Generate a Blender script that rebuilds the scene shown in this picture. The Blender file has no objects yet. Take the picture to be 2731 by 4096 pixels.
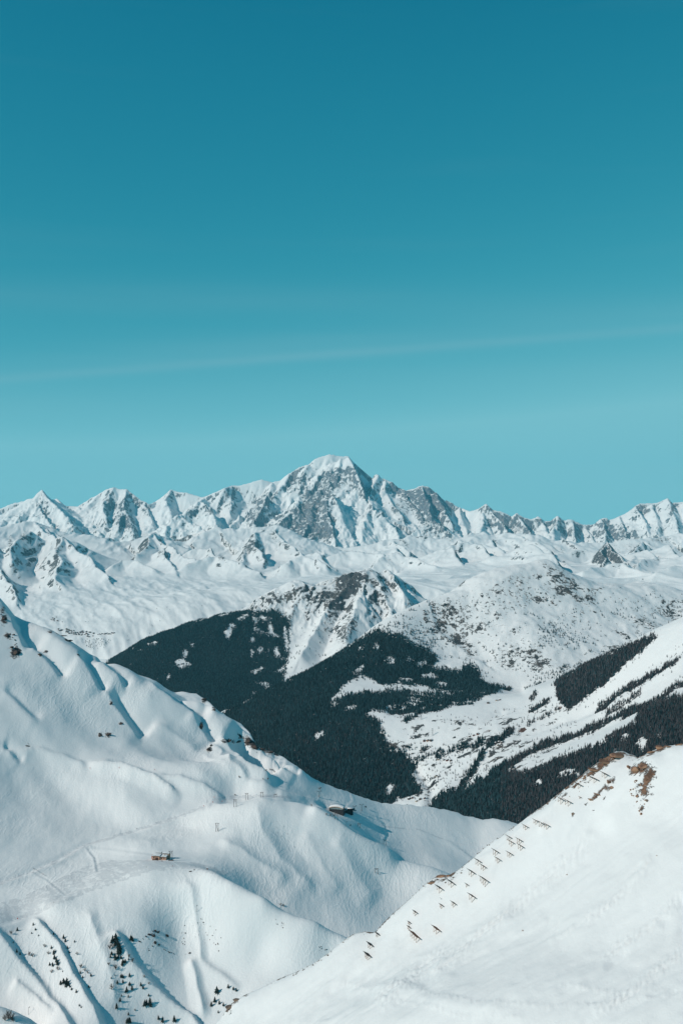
import bpy, bmesh, math, random
import numpy as np
from mathutils import Vector, Matrix

random.seed(7); RNG = np.random.default_rng(11)
R = math.radians
scene = bpy.context.scene
COL = scene.collection

# ------------------------------------------------------------------ camera
F, CX, CY, CAMZ = 990.0, 341.0, 512.0, 2000.0      # focal length in pixels of a 682 x 1024 frame, eye height
cam = bpy.data.cameras.new('camera'); camo = bpy.data.objects.new('camera', cam); COL.objects.link(camo)
camo.location = (0, 0, CAMZ); camo.rotation_euler = (R(90), 0, 0)
cam.sensor_fit = 'VERTICAL'; cam.sensor_height = 36.0; cam.lens = F/1024*36.0
cam.clip_start = 1.0; cam.clip_end = 300000.0
scene.camera = camo

# ------------------------------------------------------------------ sky and sun
SUN_EL, SUN_AZ = 35.0, 243.0                         # azimuth clockwise from +Y (the view direction): from the left, a little behind
world = bpy.data.worlds.new('World'); scene.world = world; world.use_nodes = True
wn, wl = world.node_tree.nodes, world.node_tree.links
bg = wn['Background']; bg.inputs[1].default_value = 0.098
sky = wn.new('ShaderNodeTexSky'); sky.sky_type = 'NISHITA'; sky.sun_disc = False
sky.sun_elevation = R(SUN_EL); sky.sun_rotation = R(SUN_AZ); sky.altitude = 2700
sky.air_density = 1.0; sky.dust_density = 0.6; sky.ozone_density = 1.0
# the photograph's teal winter sky: red falls off faster than green and blue
sep = wn.new('ShaderNodeSeparateColor'); com = wn.new('ShaderNodeCombineColor')
wl.new(sky.outputs[0], sep.inputs[0])
def wmath(op, a, b):
    n = wn.new('ShaderNodeMath'); n.operation = op
    for i, v in enumerate((a, b)):
        if isinstance(v, (int, float)): n.inputs[i].default_value = v
        else: wl.new(v, n.inputs[i])
    return n.outputs[0]
# the sky in view darkens steadily with height; an added falloff dims it further toward the zenith, cutting sky fill to deepen shadows
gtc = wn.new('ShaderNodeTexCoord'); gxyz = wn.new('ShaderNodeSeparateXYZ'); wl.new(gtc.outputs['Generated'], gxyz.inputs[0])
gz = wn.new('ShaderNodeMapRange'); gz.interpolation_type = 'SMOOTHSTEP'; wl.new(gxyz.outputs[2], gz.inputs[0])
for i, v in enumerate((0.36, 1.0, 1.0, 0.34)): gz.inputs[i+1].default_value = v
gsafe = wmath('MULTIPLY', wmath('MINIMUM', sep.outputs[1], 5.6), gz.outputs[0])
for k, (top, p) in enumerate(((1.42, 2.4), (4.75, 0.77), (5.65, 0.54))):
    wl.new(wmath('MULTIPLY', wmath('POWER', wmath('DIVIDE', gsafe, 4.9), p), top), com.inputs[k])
# thin cirrus veils, long and nearly level
tc = wn.new('ShaderNodeTexCoord'); mp = wn.new('ShaderNodeMapping')
mp.inputs['Rotation'].default_value = (0, R(-4.5), 0); mp.inputs['Scale'].default_value = (0.8, 0.8, 13)
nz = wn.new('ShaderNodeTexNoise'); nz.inputs['Scale'].default_value = 1.6; nz.inputs['Detail'].default_value = 5; nz.inputs['Roughness'].default_value = 0.5
wl.new(tc.outputs['Generated'], mp.inputs[0]); wl.new(mp.outputs[0], nz.inputs['Vector'])
ramp = wn.new('ShaderNodeMapRange'); ramp.inputs[1].default_value = 0.56; ramp.inputs[2].default_value = 0.80
ramp.inputs[3].default_value = 0.0; ramp.inputs[4].default_value = 0.07
wl.new(nz.outputs[0], ramp.inputs[0])
sx = wn.new('ShaderNodeSeparateXYZ'); wl.new(tc.outputs['Generated'], sx.inputs[0])
yy = wmath('MAXIMUM', sx.outputs[1], 0.02); hh = wmath('DIVIDE', sx.outputs[2], yy); xx = wmath('DIVIDE', sx.outputs[0], yy)
def streak(k, h0, w, amp):
    q = wmath('DIVIDE', wmath('SUBTRACT', wmath('SUBTRACT', hh, wmath('MULTIPLY', xx, k)), h0), w)
    return wmath('MULTIPLY', wmath('POWER', 2.718, wmath('MULTIPLY', wmath('MULTIPLY', q, q), -1.0)), amp)
veil = wmath('ADD', wmath('ADD', streak(0.075, 0.160, 0.005, 0.075), streak(0.085, 0.170, 0.016, 0.045)), wmath('ADD', streak(-0.03, 0.212, 0.020, 0.03), streak(0.05, 0.128, 0.02, 0.035)))
veil = wmath('MULTIPLY', veil, wmath('ADD', wmath('MULTIPLY', nz.outputs[0], 1.6), 0.0))
veil = wmath('ADD', veil, wmath('MULTIPLY', ramp.outputs[0], 0.35))
mixc = wn.new('ShaderNodeMixRGB'); mixc.inputs[2].default_value = (5.2, 6.4, 6.8, 1)
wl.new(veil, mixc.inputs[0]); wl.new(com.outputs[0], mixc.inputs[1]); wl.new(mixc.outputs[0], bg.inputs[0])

S = Vector((math.sin(R(SUN_AZ))*math.cos(R(SUN_EL)), math.cos(R(SUN_AZ))*math.cos(R(SUN_EL)), math.sin(R(SUN_EL))))
sun = bpy.data.lights.new('sun', 'SUN'); suno = bpy.data.objects.new('sun', sun); COL.objects.link(suno)
sun.energy = 3.1; sun.angle = R(0.53); sun.color = (1.0, 0.915, 0.83)
suno.rotation_euler = S.to_track_quat('Z', 'Y').to_euler(); suno.location = (-3000, -3000, 9000)

scene.view_settings.view_transform = 'Standard'; scene.view_settings.look = 'None'
scene.view_settings.exposure = 0.0; scene.view_settings.gamma = 1.0
scene.cycles.use_denoising = True
scene.cycles.max_bounces = 5; scene.cycles.diffuse_bounces = 3; scene.cycles.volume_bounces = 1
scene.cycles.transparent_max_bounces = 6
scene.cycles.sample_clamp_indirect = 4.0

# ------------------------------------------------------------------ numeric helpers
def mkperm(seed):
    p = np.random.default_rng(seed).permutation(256).astype(np.int32); return np.concatenate([p, p])
_G = np.array([(math.cos(a), math.sin(a)) for a in np.linspace(0, 2*math.pi, 32, endpoint=False)], dtype=np.float32)
def perlin(x, y, seed=0):
    P = mkperm(seed)
    xi = np.floor(x).astype(np.int32); yi = np.floor(y).astype(np.int32)
    xf = (x-xi).astype(np.float32); yf = (y-yi).astype(np.float32)
    u = xf*xf*xf*(xf*(xf*6-15)+10); v = yf*yf*yf*(yf*(yf*6-15)+10)
    def g(ix, iy, dx, dy):
        h = P[(P[ix & 255] + iy) & 255] & 31
        return _G[h, 0]*dx + _G[h, 1]*dy
    a = g(xi, yi, xf, yf); b = g(xi+1, yi, xf-1, yf); c = g(xi, yi+1, xf, yf-1); d = g(xi+1, yi+1, xf-1, yf-1)
    return ((a + u*(b-a)) + v*((c + u*(d-c)) - (a + u*(b-a))))*1.45
def fbm(x, y, octs=4, seed=0, gain=0.5, lac=2.03):
    s = 0; a = 1.0; t = 0
    for i in range(octs):
        s = s + a*perlin(x, y, seed+i*7); t += a; a *= gain; x = x*lac+17.3; y = y*lac-9.1
    return s/t
def ridged(x, y, octs=4, seed=0, gain=0.5, lac=2.07):
    s = 0; a = 1.0; t = 0
    for i in range(octs):
        n = 1-np.abs(perlin(x, y, seed+i*7))*1.6
        s = s + a*n; t += a; a *= gain; x = x*lac+11.3; y = y*lac-5.1
    return s/t
def sstep(a, b, x):
    t = np.clip((x-a)/(b-a), 0, 1); return t*t*(3-2*t)
def W(px, py, Y):                                     # a point seen at (px, py) at depth Y
    return np.array([(px-CX)/F*Y, Y, CAMZ+(CY-py)/F*Y])
def smax(a, b, k):
    h = np.clip(0.5+0.5*(a-b)/k, 0, 1); return b+(a-b)*h+k*h*(1-h)
KX, KY = 1/100.0, 10.0
def tps_fit(pts):
    p = np.array([(a*KX, KY*math.log(c), CAMZ+(CY-b)/F*c) for a, b, c in pts]); n = len(p)
    d = np.hypot(p[:, None, 0]-p[None, :, 0], p[:, None, 1]-p[None, :, 1])
    K = np.where(d > 0, d*d*np.log(d+1e-9), 0) + np.eye(n)*1e-4
    Q = np.column_stack([np.ones(n), p[:, 0], p[:, 1]])
    A = np.block([[K, Q], [Q.T, np.zeros((3, 3))]])
    w = np.linalg.solve(A, np.concatenate([p[:, 2], np.zeros(3)]))
    return p, w
def tps_eval(fit, px, Y):
    p, w = fit; x = px*KX; y = KY*np.log(Y); n = len(p)
    out = w[n] + w[n+1]*x + w[n+2]*y
    for i in range(n):
        d2 = (x-p[i, 0])**2 + (y-p[i, 1])**2
        out = out + (0.5*w[i])*d2*np.log(d2+1e-12)
    return out
def behind(crest, f=1.10, drop=0.45):                 # the far side of a crest falls away
    out = []
    for a, b, c in crest:
        z = (CY-b)/F*c; c2 = c*f; z2 = z-drop*(c2-c); out.append((a, CY-z2/c2*F, c2))
    return out
def dens(pts, step):                                  # denser copy of a control polyline
    out = []
    for (a, b) in zip(pts[:-1], pts[1:]):
        n = max(1, int(abs(b[0]-a[0])/step))
        for k in range(n):
            t = k/n; out.append(tuple(a[i]+(b[i]-a[i])*t for i in range(3)))
    return out+[pts[-1]]
def polydist(px, py, line):                           # distance, side (+ right of travel) and position along a polyline
    best = np.full(px.shape, 1e9); side = np.zeros(px.shape); tt = np.zeros(px.shape); L = 0
    seg = list(zip(line[:-1], line[1:])); tot = sum(math.dist(a[:2], b[:2]) for a, b in seg)
    for a, b in seg:
        dx, dy = b[0]-a[0], b[1]-a[1]; l2 = dx*dx+dy*dy+1e-9
        t = np.clip(((px-a[0])*dx+(py-a[1])*dy)/l2, 0, 1)
        ex, ey = px-(a[0]+t*dx), py-(a[1]+t*dy); d = np.hypot(ex, ey)
        m = d < best; best = np.where(m, d, best)
        side = np.where(m, np.sign(dx*ey-dy*ex), side)
        tt = np.where(m, (L+t*math.sqrt(l2))/tot, tt); L += math.sqrt(l2)
    return best, side, tt
def inpoly(px, py, poly):
    c = np.zeros(px.shape, bool); n = len(poly)
    for i in range(n):
        x1, y1 = poly[i]; x2, y2 = poly[(i+1) % n]
        if y1 == y2: continue
        c ^= ((y1 > py) != (y2 > py)) & (px < (x2-x1)*(py-y1)/(y2-y1)+x1)
    return c
def blob(px, py, x, y, rx, ry, ang=0):
    c, s = math.cos(R(ang)), math.sin(R(ang)); dx, dy = px-x, py-y
    u, v = (dx*c+dy*s)/rx, (-dx*s+dy*c)/ry
    return np.exp(-(u*u+v*v))
def skeleton(X, Y, ridges, H=1600.0):
    z = np.full(X.shape, -1e9)
    for rd in ridges:
        pts = [W(*p) for p in rd['p']]; sl, sr = rd.get('s', (0.9, 0.9)); h = rd.get('H', H)
        d0 = np.full(X.shape, 1e9); zr = np.zeros(X.shape); sd = np.zeros(X.shape)
        for a, b in zip(pts[:-1], pts[1:]):
            dx, dy = b[0]-a[0], b[1]-a[1]; l2 = dx*dx+dy*dy+1e-6
            t = np.clip(((X-a[0])*dx+(Y-a[1])*dy)/l2, 0, 1)
            ex, ey = X-(a[0]+t*dx), Y-(a[1]+t*dy); d = np.hypot(ex, ey)
            cand = a[2]+t*(b[2]-a[2]) - d*0.8
            m = cand > zr-d0*0.8
            d0 = np.where(m, d, d0); zr = np.where(m, a[2]+t*(b[2]-a[2]), zr)
            sd = np.where(m, dx*ey-dy*ex, sd)
        s = np.where(sd > 0, sl, sr)                  # left / right of travel, seen from above
        z = np.maximum(z, zr - h*(1-np.exp(-d0*s*0.72/h)) - d0*s*0.28)
    return z

# ------------------------------------------------------------------ layers of land
LAYERS = {}
def soften(a, n):
    for _ in range(n):
        a = (a + np.roll(a, 1, 0) + np.roll(a, -1, 0) + np.roll(a, 1, 1) + np.roll(a, -1, 1))/5
    return a
class Layer:
    def __init__(s, px0, px1, Y0, Y1, nx, ny):
        s.nx, s.ny = nx, ny
        p = np.linspace(px0, px1, nx); y = np.exp(np.linspace(math.log(Y0), math.log(Y1), ny))
        s.PX, s.Y = np.meshgrid(p, y); s.X = (s.PX-CX)/F*s.Y; s.Z = None
    def py(s): return CY-(s.Z-CAMZ)/s.Y*F
    def slope(s):
        dzi = np.gradient(s.Z, axis=1)/np.gradient(s.X, axis=1)
        dY = np.gradient(s.Y, axis=0)
        dzj = np.gradient(s.Z, axis=0)/dY - dzi*np.gradient(s.X, axis=0)/dY
        return np.hypot(dzi, dzj), dzi, dzj
    def build(s, name, mat, attrs, label=None):
        nx, ny = s.nx, s.ny
        co = np.stack([s.X, s.Y, s.Z], -1).reshape(-1, 3).astype(np.float32)
        i = np.arange(nx*ny).reshape(ny, nx)
        q = np.stack([i[:-1, :-1], i[:-1, 1:], i[1:, 1:], i[1:, :-1]], -1).reshape(-1, 4).astype(np.int32)
        me = bpy.data.meshes.new(name); me.vertices.add(len(co)); me.vertices.foreach_set('co', co.ravel())
        me.loops.add(q.size); me.loops.foreach_set('vertex_index', q.ravel())
        me.polygons.add(len(q)); me.polygons.foreach_set('loop_start', np.arange(0, q.size, 4, dtype=np.int32))
        me.update(calc_edges=True); me.polygons.foreach_set('use_smooth', np.ones(len(q), bool))
        at = me.color_attributes.new('cover', 'FLOAT_COLOR', 'POINT')
        c = np.ones((nx*ny, 4), np.float32)
        for k, a in enumerate(attrs[:3]):
            if a is not None: c[:, k] = np.broadcast_to(a, s.X.shape).ravel()
        at.data.foreach_set('color', c.ravel())
        me.materials.append(mat); o = bpy.data.objects.new(name, me); COL.objects.link(o)
        o['kind'] = 'structure'
        if label: o['label'] = label
        s.o = o; s.PYf = s.py()
        # what the eye can see: running minimum of image height from near to far
        run = np.minimum.accumulate(s.PYf, axis=0); s.vis = s.PYf <= run+0.35
        LAYERS[name] = s; return o
    def find(s, px, py):                              # visible ground point at an image position
        j = int(np.clip(round((px-s.PX[0, 0])/(s.PX[0, 1]-s.PX[0, 0])), 0, s.nx-1))
        col = s.PYf[:, j]; ok = s.vis[:, j]
        d = np.where(ok, np.abs(col-py), 1e9); k = int(np.argmin(d))
        k2 = min(k+1, s.ny-1) if col[k] > py else max(k-1, 0)
        if s.vis[k2, j] and abs(col[k2]-col[k]) > 1e-6:
            t = np.clip((py-col[k])/(col[k2]-col[k]), 0, 1)
        else: t = 0
        Yv = s.Y[k, j]+(s.Y[k2, j]-s.Y[k, j])*t
        return s.at((px-CX)/F*Yv, Yv)
    def at(s, x, y):                                  # ground point under (x, y)
        u = (x/y*F+CX-s.PX[0, 0])/(s.PX[0, 1]-s.PX[0, 0])
        v = math.log(y/s.Y[0, 0])/math.log(s.Y[1, 0]/s.Y[0, 0])
        u = min(max(u, 0), s.nx-1.001); v = min(max(v, 0), s.ny-1.001); i, j = int(u), int(v); a, b = u-i, v-j
        z = (s.Z[j, i]*(1-a)+s.Z[j, i+1]*a)*(1-b)+(s.Z[j+1, i]*(1-a)+s.Z[j+1, i+1]*a)*b
        return Vector((x, y, float(z)))
    def scatter(s, dens, n, seed):                    # n random ground points, density weighted by ground area
        rg = np.random.default_rng(seed)
        area = np.abs(np.gradient(s.X, axis=1))*np.abs(np.gradient(s.Y, axis=0))
        w = (np.clip(dens, 0, None)*area)[:-1, :-1]; w = w*(s.vis[:-1, :-1] | s.vis[1:, 1:])
        c = np.cumsum(w.ravel()); k = np.searchsorted(c, rg.random(n)*c[-1]); j, i = np.divmod(k, s.nx-1)
        a, b = rg.random(n), rg.random(n)
        def lerp(A): return (A[j, i]*(1-a)+A[j, i+1]*a)*(1-b)+(A[j+1, i]*(1-a)+A[j+1, i+1]*a)*b
        return np.stack([lerp(s.X), lerp(s.Y), lerp(s.Z)], -1), c[-1]

# ------------------------------------------------------------------ materials
class NT:
    def __init__(s, name):
        s.m = bpy.data.materials.new(name); s.m.use_nodes = True; s.n = s.m.node_tree.nodes; s.l = s.m.node_tree.links
        s.b = s.n['Principled BSDF']
        s.co = s.n.new('ShaderNodeTexCoord').outputs['Object']
    def set(s, sock, v):
        if isinstance(v, bpy.types.NodeSocket): s.l.new(v, sock)
        elif isinstance(v, (tuple, list)) and len(v) == 3 and sock.type == 'RGBA': sock.default_value = (*v, 1)
        else: sock.default_value = v
    def math(s, op, a, b=0.0, c=None, clamp=False):
        n = s.n.new('ShaderNodeMath'); n.operation = op; n.use_clamp = clamp; s.set(n.inputs[0], a); s.set(n.inputs[1], b)
        if c is not None: s.set(n.inputs[2], c)
        return n.outputs[0]
    def mix(s, f, a, b):
        n = s.n.new('ShaderNodeMixRGB'); s.set(n.inputs[0], f); s.set(n.inputs[1], a); s.set(n.inputs[2], b); return n.outputs[0]
    def mapping(s, scale, rot=(0, 0, 0), vec=None):
        n = s.n.new('ShaderNodeMapping'); n.inputs['Scale'].default_value = scale; n.inputs['Rotation'].default_value = rot
        s.l.new(vec or s.co, n.inputs[0]); return n.outputs[0]
    def noise(s, scale, detail=4, rough=0.55, vec=None, dist=0.0):
        n = s.n.new('ShaderNodeTexNoise'); n.inputs['Scale'].default_value = scale; n.inputs['Detail'].default_value = detail
        n.inputs['Roughness'].default_value = rough; n.inputs['Distortion'].default_value = dist
        s.l.new(vec or s.co, n.inputs['Vector']); return n.outputs[0]
    def ramp(s, v, a, b, c=0.0, d=1.0):
        n = s.n.new('ShaderNodeMapRange'); n.interpolation_type = 'SMOOTHSTEP'; s.set(n.inputs[0], v)
        for i, q in enumerate((a, b, c, d)): n.inputs[i+1].default_value = q
        return n.outputs[0]
    def attr(s, name):
        n = s.n.new('ShaderNodeAttribute'); n.attribute_name = name
        q = s.n.new('ShaderNodeSeparateColor'); s.l.new(n.outputs['Color'], q.inputs[0]); return q.outputs
    def bump(s, h, dist, strength=1.0, normal=None):
        n = s.n.new('ShaderNodeBump'); n.inputs['Distance'].default_value = dist; n.inputs['Strength'].default_value = strength
        s.l.new(h, n.inputs['Height'])
        if normal: s.l.new(normal, n.inputs['Normal'])
        return n.outputs[0]
SNOW = (0.83, 0.84, 0.84)
def land_material(name, unit, rock_a, rock_b, rock_c=None, snow=SNOW, bump=1.0, sharp=7.0, rock_stretch=(1, 1, 0.45), extra=None, brown=(0.30, 0.15, 0.085), brown2=None):
    """snow over rock; cover.r = rock, cover.g = dark forest floor, cover.b = bare earth. unit = size in metres of the finest blotch"""
    t = NT(name); r, g, b = t.attr('cover')[:3]
    n1 = t.noise(1/(unit*3.0), 5, 0.62, t.mapping(rock_stretch))
    n2 = t.noise(1/(unit*0.9), 3, 0.6)
    n = t.math('ADD', t.math('MULTIPLY', n1, 0.7), t.math('MULTIPLY', n2, 0.3))
    v = t.math('ADD', r, t.math('MULTIPLY', t.math('SUBTRACT', n, 0.5), 2.2))
    rm = t.math('MULTIPLY', t.ramp(v, 0.5-0.9/sharp, 0.5+0.9/sharp), t.ramp(r, 0.04, 0.16))
    vc = t.noise(1/(unit*5.0), 4, 0.6, t.mapping((1, 1, 0.6)))
    rock = t.mix(t.ramp(vc, 0.35, 0.65), rock_a, rock_b)
    if rock_c: rock = t.mix(t.ramp(t.noise(1/(unit*14.0), 2, 0.5), 0.52, 0.68), rock, rock_c)
    sn = t.mix(t.ramp(t.noise(1/(unit*30.0), 3, 0.5), 0.3, 0.75), snow, tuple(c*0.965 for c in snow))
    c = t.mix(rm, sn, rock)
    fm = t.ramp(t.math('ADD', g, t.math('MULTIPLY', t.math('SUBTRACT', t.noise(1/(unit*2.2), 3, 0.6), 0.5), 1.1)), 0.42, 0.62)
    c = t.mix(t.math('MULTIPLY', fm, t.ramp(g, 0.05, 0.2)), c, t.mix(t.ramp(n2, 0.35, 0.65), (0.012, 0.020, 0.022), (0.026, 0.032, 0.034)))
    em = t.ramp(t.math('ADD', b, t.math('MULTIPLY', t.math('SUBTRACT', n, 0.5), 2.0)), 0.42, 0.6)
    em = t.math('MULTIPLY', em, t.ramp(b, 0.03, 0.15))
    c = t.mix(em, c, t.mix(t.ramp(n2, 0.35, 0.65), brown, brown2 or tuple(q*0.5 for q in brown)))
    t.set(t.b.inputs['Base Color'], c); t.b.inputs['Roughness'].default_value = 0.75
    t.b.inputs['Specular IOR Level'].default_value = 0.12
    h = t.math('ADD', t.math('MULTIPLY', n1, t.math('ADD', t.math('MULTIPLY', rm, 1.6), 0.12)), t.math('MULTIPLY', n2, 0.12))
    nb = t.bump(h, unit*2.2*bump)
    if extra: nb = extra(t, nb)
    t.set(t.b.inputs['Normal'], nb)
    return t.m

# ================================================================== THE LAND
# ---------------- far massif
SKYLINE = [(-90,512),(-50,505),(-20,511),(0,508.5),(17,502),(33,499),(38,493.2),(42,489.6),(46.8,495.8),(52,500.6),(57,498.2),(65,505.6),(77,506.3),(87,499.8),(98,494),
 (106.6,488.7),(113,487),(120,489.3),(125,488.6),(132,494),(139,499),(148,504),(159,500),(166.5,494),(171,489.3),(178,491.5),(189,493),(203.5,497),
 (214,492),(225,488),(232,485.4),(241,485),(252,481.7),(261,479.3),(271,481.7),(281,480),(289,473),(298,468),(309,464.3),(315.5,459),(326,454.8),
 (333,454.4),(341,456.4),(347.7,456),(352,460.6),(361,469.7),(368,475.8),(373,476.7),(377,473.8),(382.5,478),(392,481.7),(400,488),(406.5,490),
 (417,487.6),(421.7,485.3),(428,486),(435,492),(442,497.6),(450,502.2),(459,507.5),(469.6,511),(478,509),(486,503.6),(492,509.3),(502,511.5),(511,515.8),
 (515,512.6),(522,517),(529,519.3),(537,516),(542,520.8),(550,520.8),(556.6,515.2),(563,520),(570,519),(581,524.5),(594,524.5),(599,518.7),(605.5,517.6),
 (608,519.7),(617.5,515.8),(628,512),(634,506),(640,503.2),(652,503),(659,502),(667.5,498.2),(672,502.3),(684,501.5),(705,496),(730,503),(770,497)]
MB = Layer(-90, 772, 24600, 32500, 800, 270)
def sky_depth(px): return 29800 + 500*math.sin(px*0.021) + (700 if 230 < px < 460 else 0) - (900 if px < 150 else 0)
ridges = [dict(p=[(a, b, sky_depth(a)) for a, b in SKYLINE], s=(1.0, 1.45), H=1500)]
def spur(*p, s=(0.85, 0.85), H=900): ridges.append(dict(p=list(p), s=s, H=H))
ML, MR = (1.25, 0.75), (0.75, 1.25)       # steep on the east (image right) going toward the viewer: left of travel
E_ = (1.5, 0.72)
# left horn and its ribs
spur((42,489.6,28300),(36,500.5,27900),(44,513,27100),(54,529,26000), s=(1.9,0.7))
spur((42,489.6,28300),(29,507,27700),(19,518,27000), s=(0.9,0.8))
spur((42,489.6,28300),(48,498,27900),(62,511,27200),(73,524,26300), s=(1.1,0.85))
spur((57,498.2,29000),(63,507,28500),(73,518,27800),(84,532,26800), s=(1.8,0.8))
spur((77,506,29300),(88,520,28000),(98,534,26800), s=(1.0,0.8))
spur((0,508.5,29000),(-8,520,28000),(-12,534,27000))
# second dome
spur((125,488.6,29200),(124,504.5,28400),(128,517,27700),(133,533,26600), s=(1.2,0.9))
spur((113,487,29200),(102,501,28500),(106,516,27600), s=(1.3,1.0))
spur((98,494,29300),(90,503,28900),(84,509,28600), s=(0.9,0.9))
spur((139,499,29300),(147,508,28600),(153,521,27600), s=(1.6,0.8))
spur((124,510,28100),(118,522,27300),(116,535,26600), s=(1.1,0.9))
# third
spur((171,489.3,29500),(164,500,28900),(172,510,28200), s=(1.3,0.9))
spur((181,513.8,26800),(169,522,26400),(163,533,25900), s=(0.8,0.9))
spur((181,513.8,26800),(192,522,26400),(209,531,25800), s=(1.5,0.8))
spur((201,499.8,27800),(188,512,27100),(182,520,26500), s=(1.2,1.0))
spur((201,499.8,27800),(212,513,27000),(216,524,26200), s=(1.3,0.9))
spur((203.5,497,29500),(201,500,28600))
spur((232,485.4,29800),(230,500,28900),(230,515,27800), s=(1.3,1.0))
spur((271,481.7,30000),(267,494,29200),(252,505.5,28400),(240,516,27700),(230,527,26900), s=(1.0,1.0))
spur((267,494,28500),(261,512,27200),(252,526,26200), s=(1.3,0.9))
# the great peak
spur((289,473,30300),(280,487,29500),(272,497,28900), s=(1.2,0.9))
spur((309,464.3,30500),(300,480,29700),(296,490,29200), s=(1.0,0.8))
spur((335,462,30400),(324,470.7,30000),(316,479.6,29600),(308,490,29100), s=(1.2,0.85))
spur((347.7,456,30400),(353,467.5,29800),(359.5,482,29000),(364,492,28500), s=(2.6,0.95))
spur((341,458,30400),(337,472,29800),(336,486,29200),(334,494,28800), s=(1.5,1.0))
spur((330,462,30400),(330,474,29800),(328,484,29200))
spur((324,487.4,27700),(300,498.6,27200),(290,511,26600),(279,522.5,26000), s=(1.0,0.9), H=1200)
spur((324,487.4,27700),(327,500,27100),(328,512,26500),(331,523,26000),(337,545.5,24900), s=(2.6,0.85), H=1500)
spur((324,487.4,27700),(333,496.3,27200),(338,505.5,26800), s=(1.5,0.9))
spur((312,505,26900),(306,520,26200),(300,538,25400), s=(1.0,0.9))
spur((377,473.8,30300),(371,488,29500),(369,496,29000), s=(1.6,0.9))
spur((370.6,508.6,27200),(361,529,26100),(362,540,25600), s=(0.9,0.9))
spur((370.6,508.6,27200),(386,516.4,26800),(396,527.5,26200),(399,539,25500), s=(1.6,0.8))
spur((369,496,28600),(370.6,508.6,27600))
spur((384,480,30200),(384,490,29600),(392,503,28800),(400,515,28000), s=(1.1,0.9))
spur((400,488,30100),(405,493,29700),(414,507.5,28800),(423,523,27700), s=(1.7,0.85))
spur((421.7,485.3,29900),(427.5,503,28800),(431,521,27600),(436,535,26800), s=(1.6,0.9))
spur((435,492,29900),(444,510,28700),(452,526,27400), s=(1.3,0.9))
spur((435,521,26700),(422,528,26400),(408,536,26000), s=(0.7,0.9))
spur((435,521,26700),(438,532,26300),(440,542,25900), s=(1.5,0.8))
spur((435,521,26700),(449,533,26200), s=(1.3,0.8))
# the lower crest to the right
spur((459,507,29800),(462,520,28700),(466,532,27500), s=(1.4,0.8))
spur((486,503.6,29900),(482,520,28700),(480,532,27500), s=(1.1,0.9))
spur((486,503.6,29900),(500,522,28500),(512,536,27300), s=(1.3,0.9))
spur((515,512.6,29800),(527,528,28300),(536,540,27200), s=(1.6,0.8))
spur((537,516,29800),(545,530,28500),(550,541,27500), s=(1.4,0.8))
spur((556.6,515.2,29700),(553,528,28500),(552,540,27500), s=(1.1,0.9))
spur((570,519,29700),(574,532,28500),(576,542,27500), s=(1.5,0.9))
spur((581,524.5,29800),(590,535,28800),(596,544,27800), s=(1.4,0.8))
spur((599,518.7,29700),(604,530,28700),(606,543,27500), s=(1.2,0.9))
spur((617.5,515.8,29800),(622,530,28600),(632,546,27200), s=(1.4,0.8))
spur((634,506,29900),(640,516,29100),(650,534,27800), s=(1.2,0.8))
spur((652,503,29900),(655,520,28700),(660,540,27300), s=(1.2,0.9))
spur((667.5,498.2,29900),(672,515,28800),(682,538,27300), s=(1.5,0.8))
spur((684,501,29900),(695,520,28600),(705,540,27300), s=(1.3,0.8))
for a, b in ((-60,507),(-30,509),(730,503),(760,499)): spur((a,b,29600),(a+5,b+17,28400),(a+9,b+36,27200), s=(1.4,0.8))
wx = 260*fbm(MB.X/1500, MB.Y/1500, 4, 3); wy = 260*fbm(MB.X/1500, MB.Y/1500, 4, 4)
skl = lambda p: float(np.interp(p, [a for a, b in SKYLINE], [b for a, b in SKYLINE]))
fit = tps_fit([(p, max(skl(p)+22, 508), 29300) for p in range(-90, 780, 58)]+[(p, max(skl(p)+42, 541), 27500) for p in range(-90, 780, 85)]
              +[(p, 566, 25500) for p in range(-90, 780, 85)]+[(p, 530, 31500) for p in range(-90, 780, 120)]
              +[(358,500,29000),(346,527,28000),(350,549,26800),(340,515,28500),(385,540,27200),(285,510,29000),(272,522,28300),(395,499,29500),(365,535,27400),(240,520,28200),(150,516,28600),(95,516,28800)])
base = tps_eval(fit, MB.PX, MB.Y)
sk = skeleton(MB.X+wx*0.5, MB.Y+wy*0.5, ridges)
exact = skeleton(MB.X, MB.Y, ridges[:1])
z = smax(sk, base, 110)
gul = ridged(MB.X/420+wx/500, MB.Y/900, 4, 21, 0.55)
steepw = sstep(10, 350, sk-base)
zsky = CAMZ+(CY-np.interp(MB.PX, [a for a, b in SKYLINE], [b for a, b in SKYLINE]))/F*29900
steepw = steepw*(0.22+0.78*sstep(0, 420, zsky-z))
z = z + steepw*(gul-0.62)*185 + fbm(MB.X/260, MB.Y/260, 3, 31)*16*(0.35+steepw)
z = z + 12*fbm(MB.X/500, MB.Y/300, 3, 77)*(1-steepw) + steepw*(ridged(MB.X/170+wx/300, MB.Y/330, 3, 78, 0.6)-0.6)*60
z = np.where(exact > z-30, np.maximum(z*0.4+exact*0.6, np.minimum(z, exact+25)), z)
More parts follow.
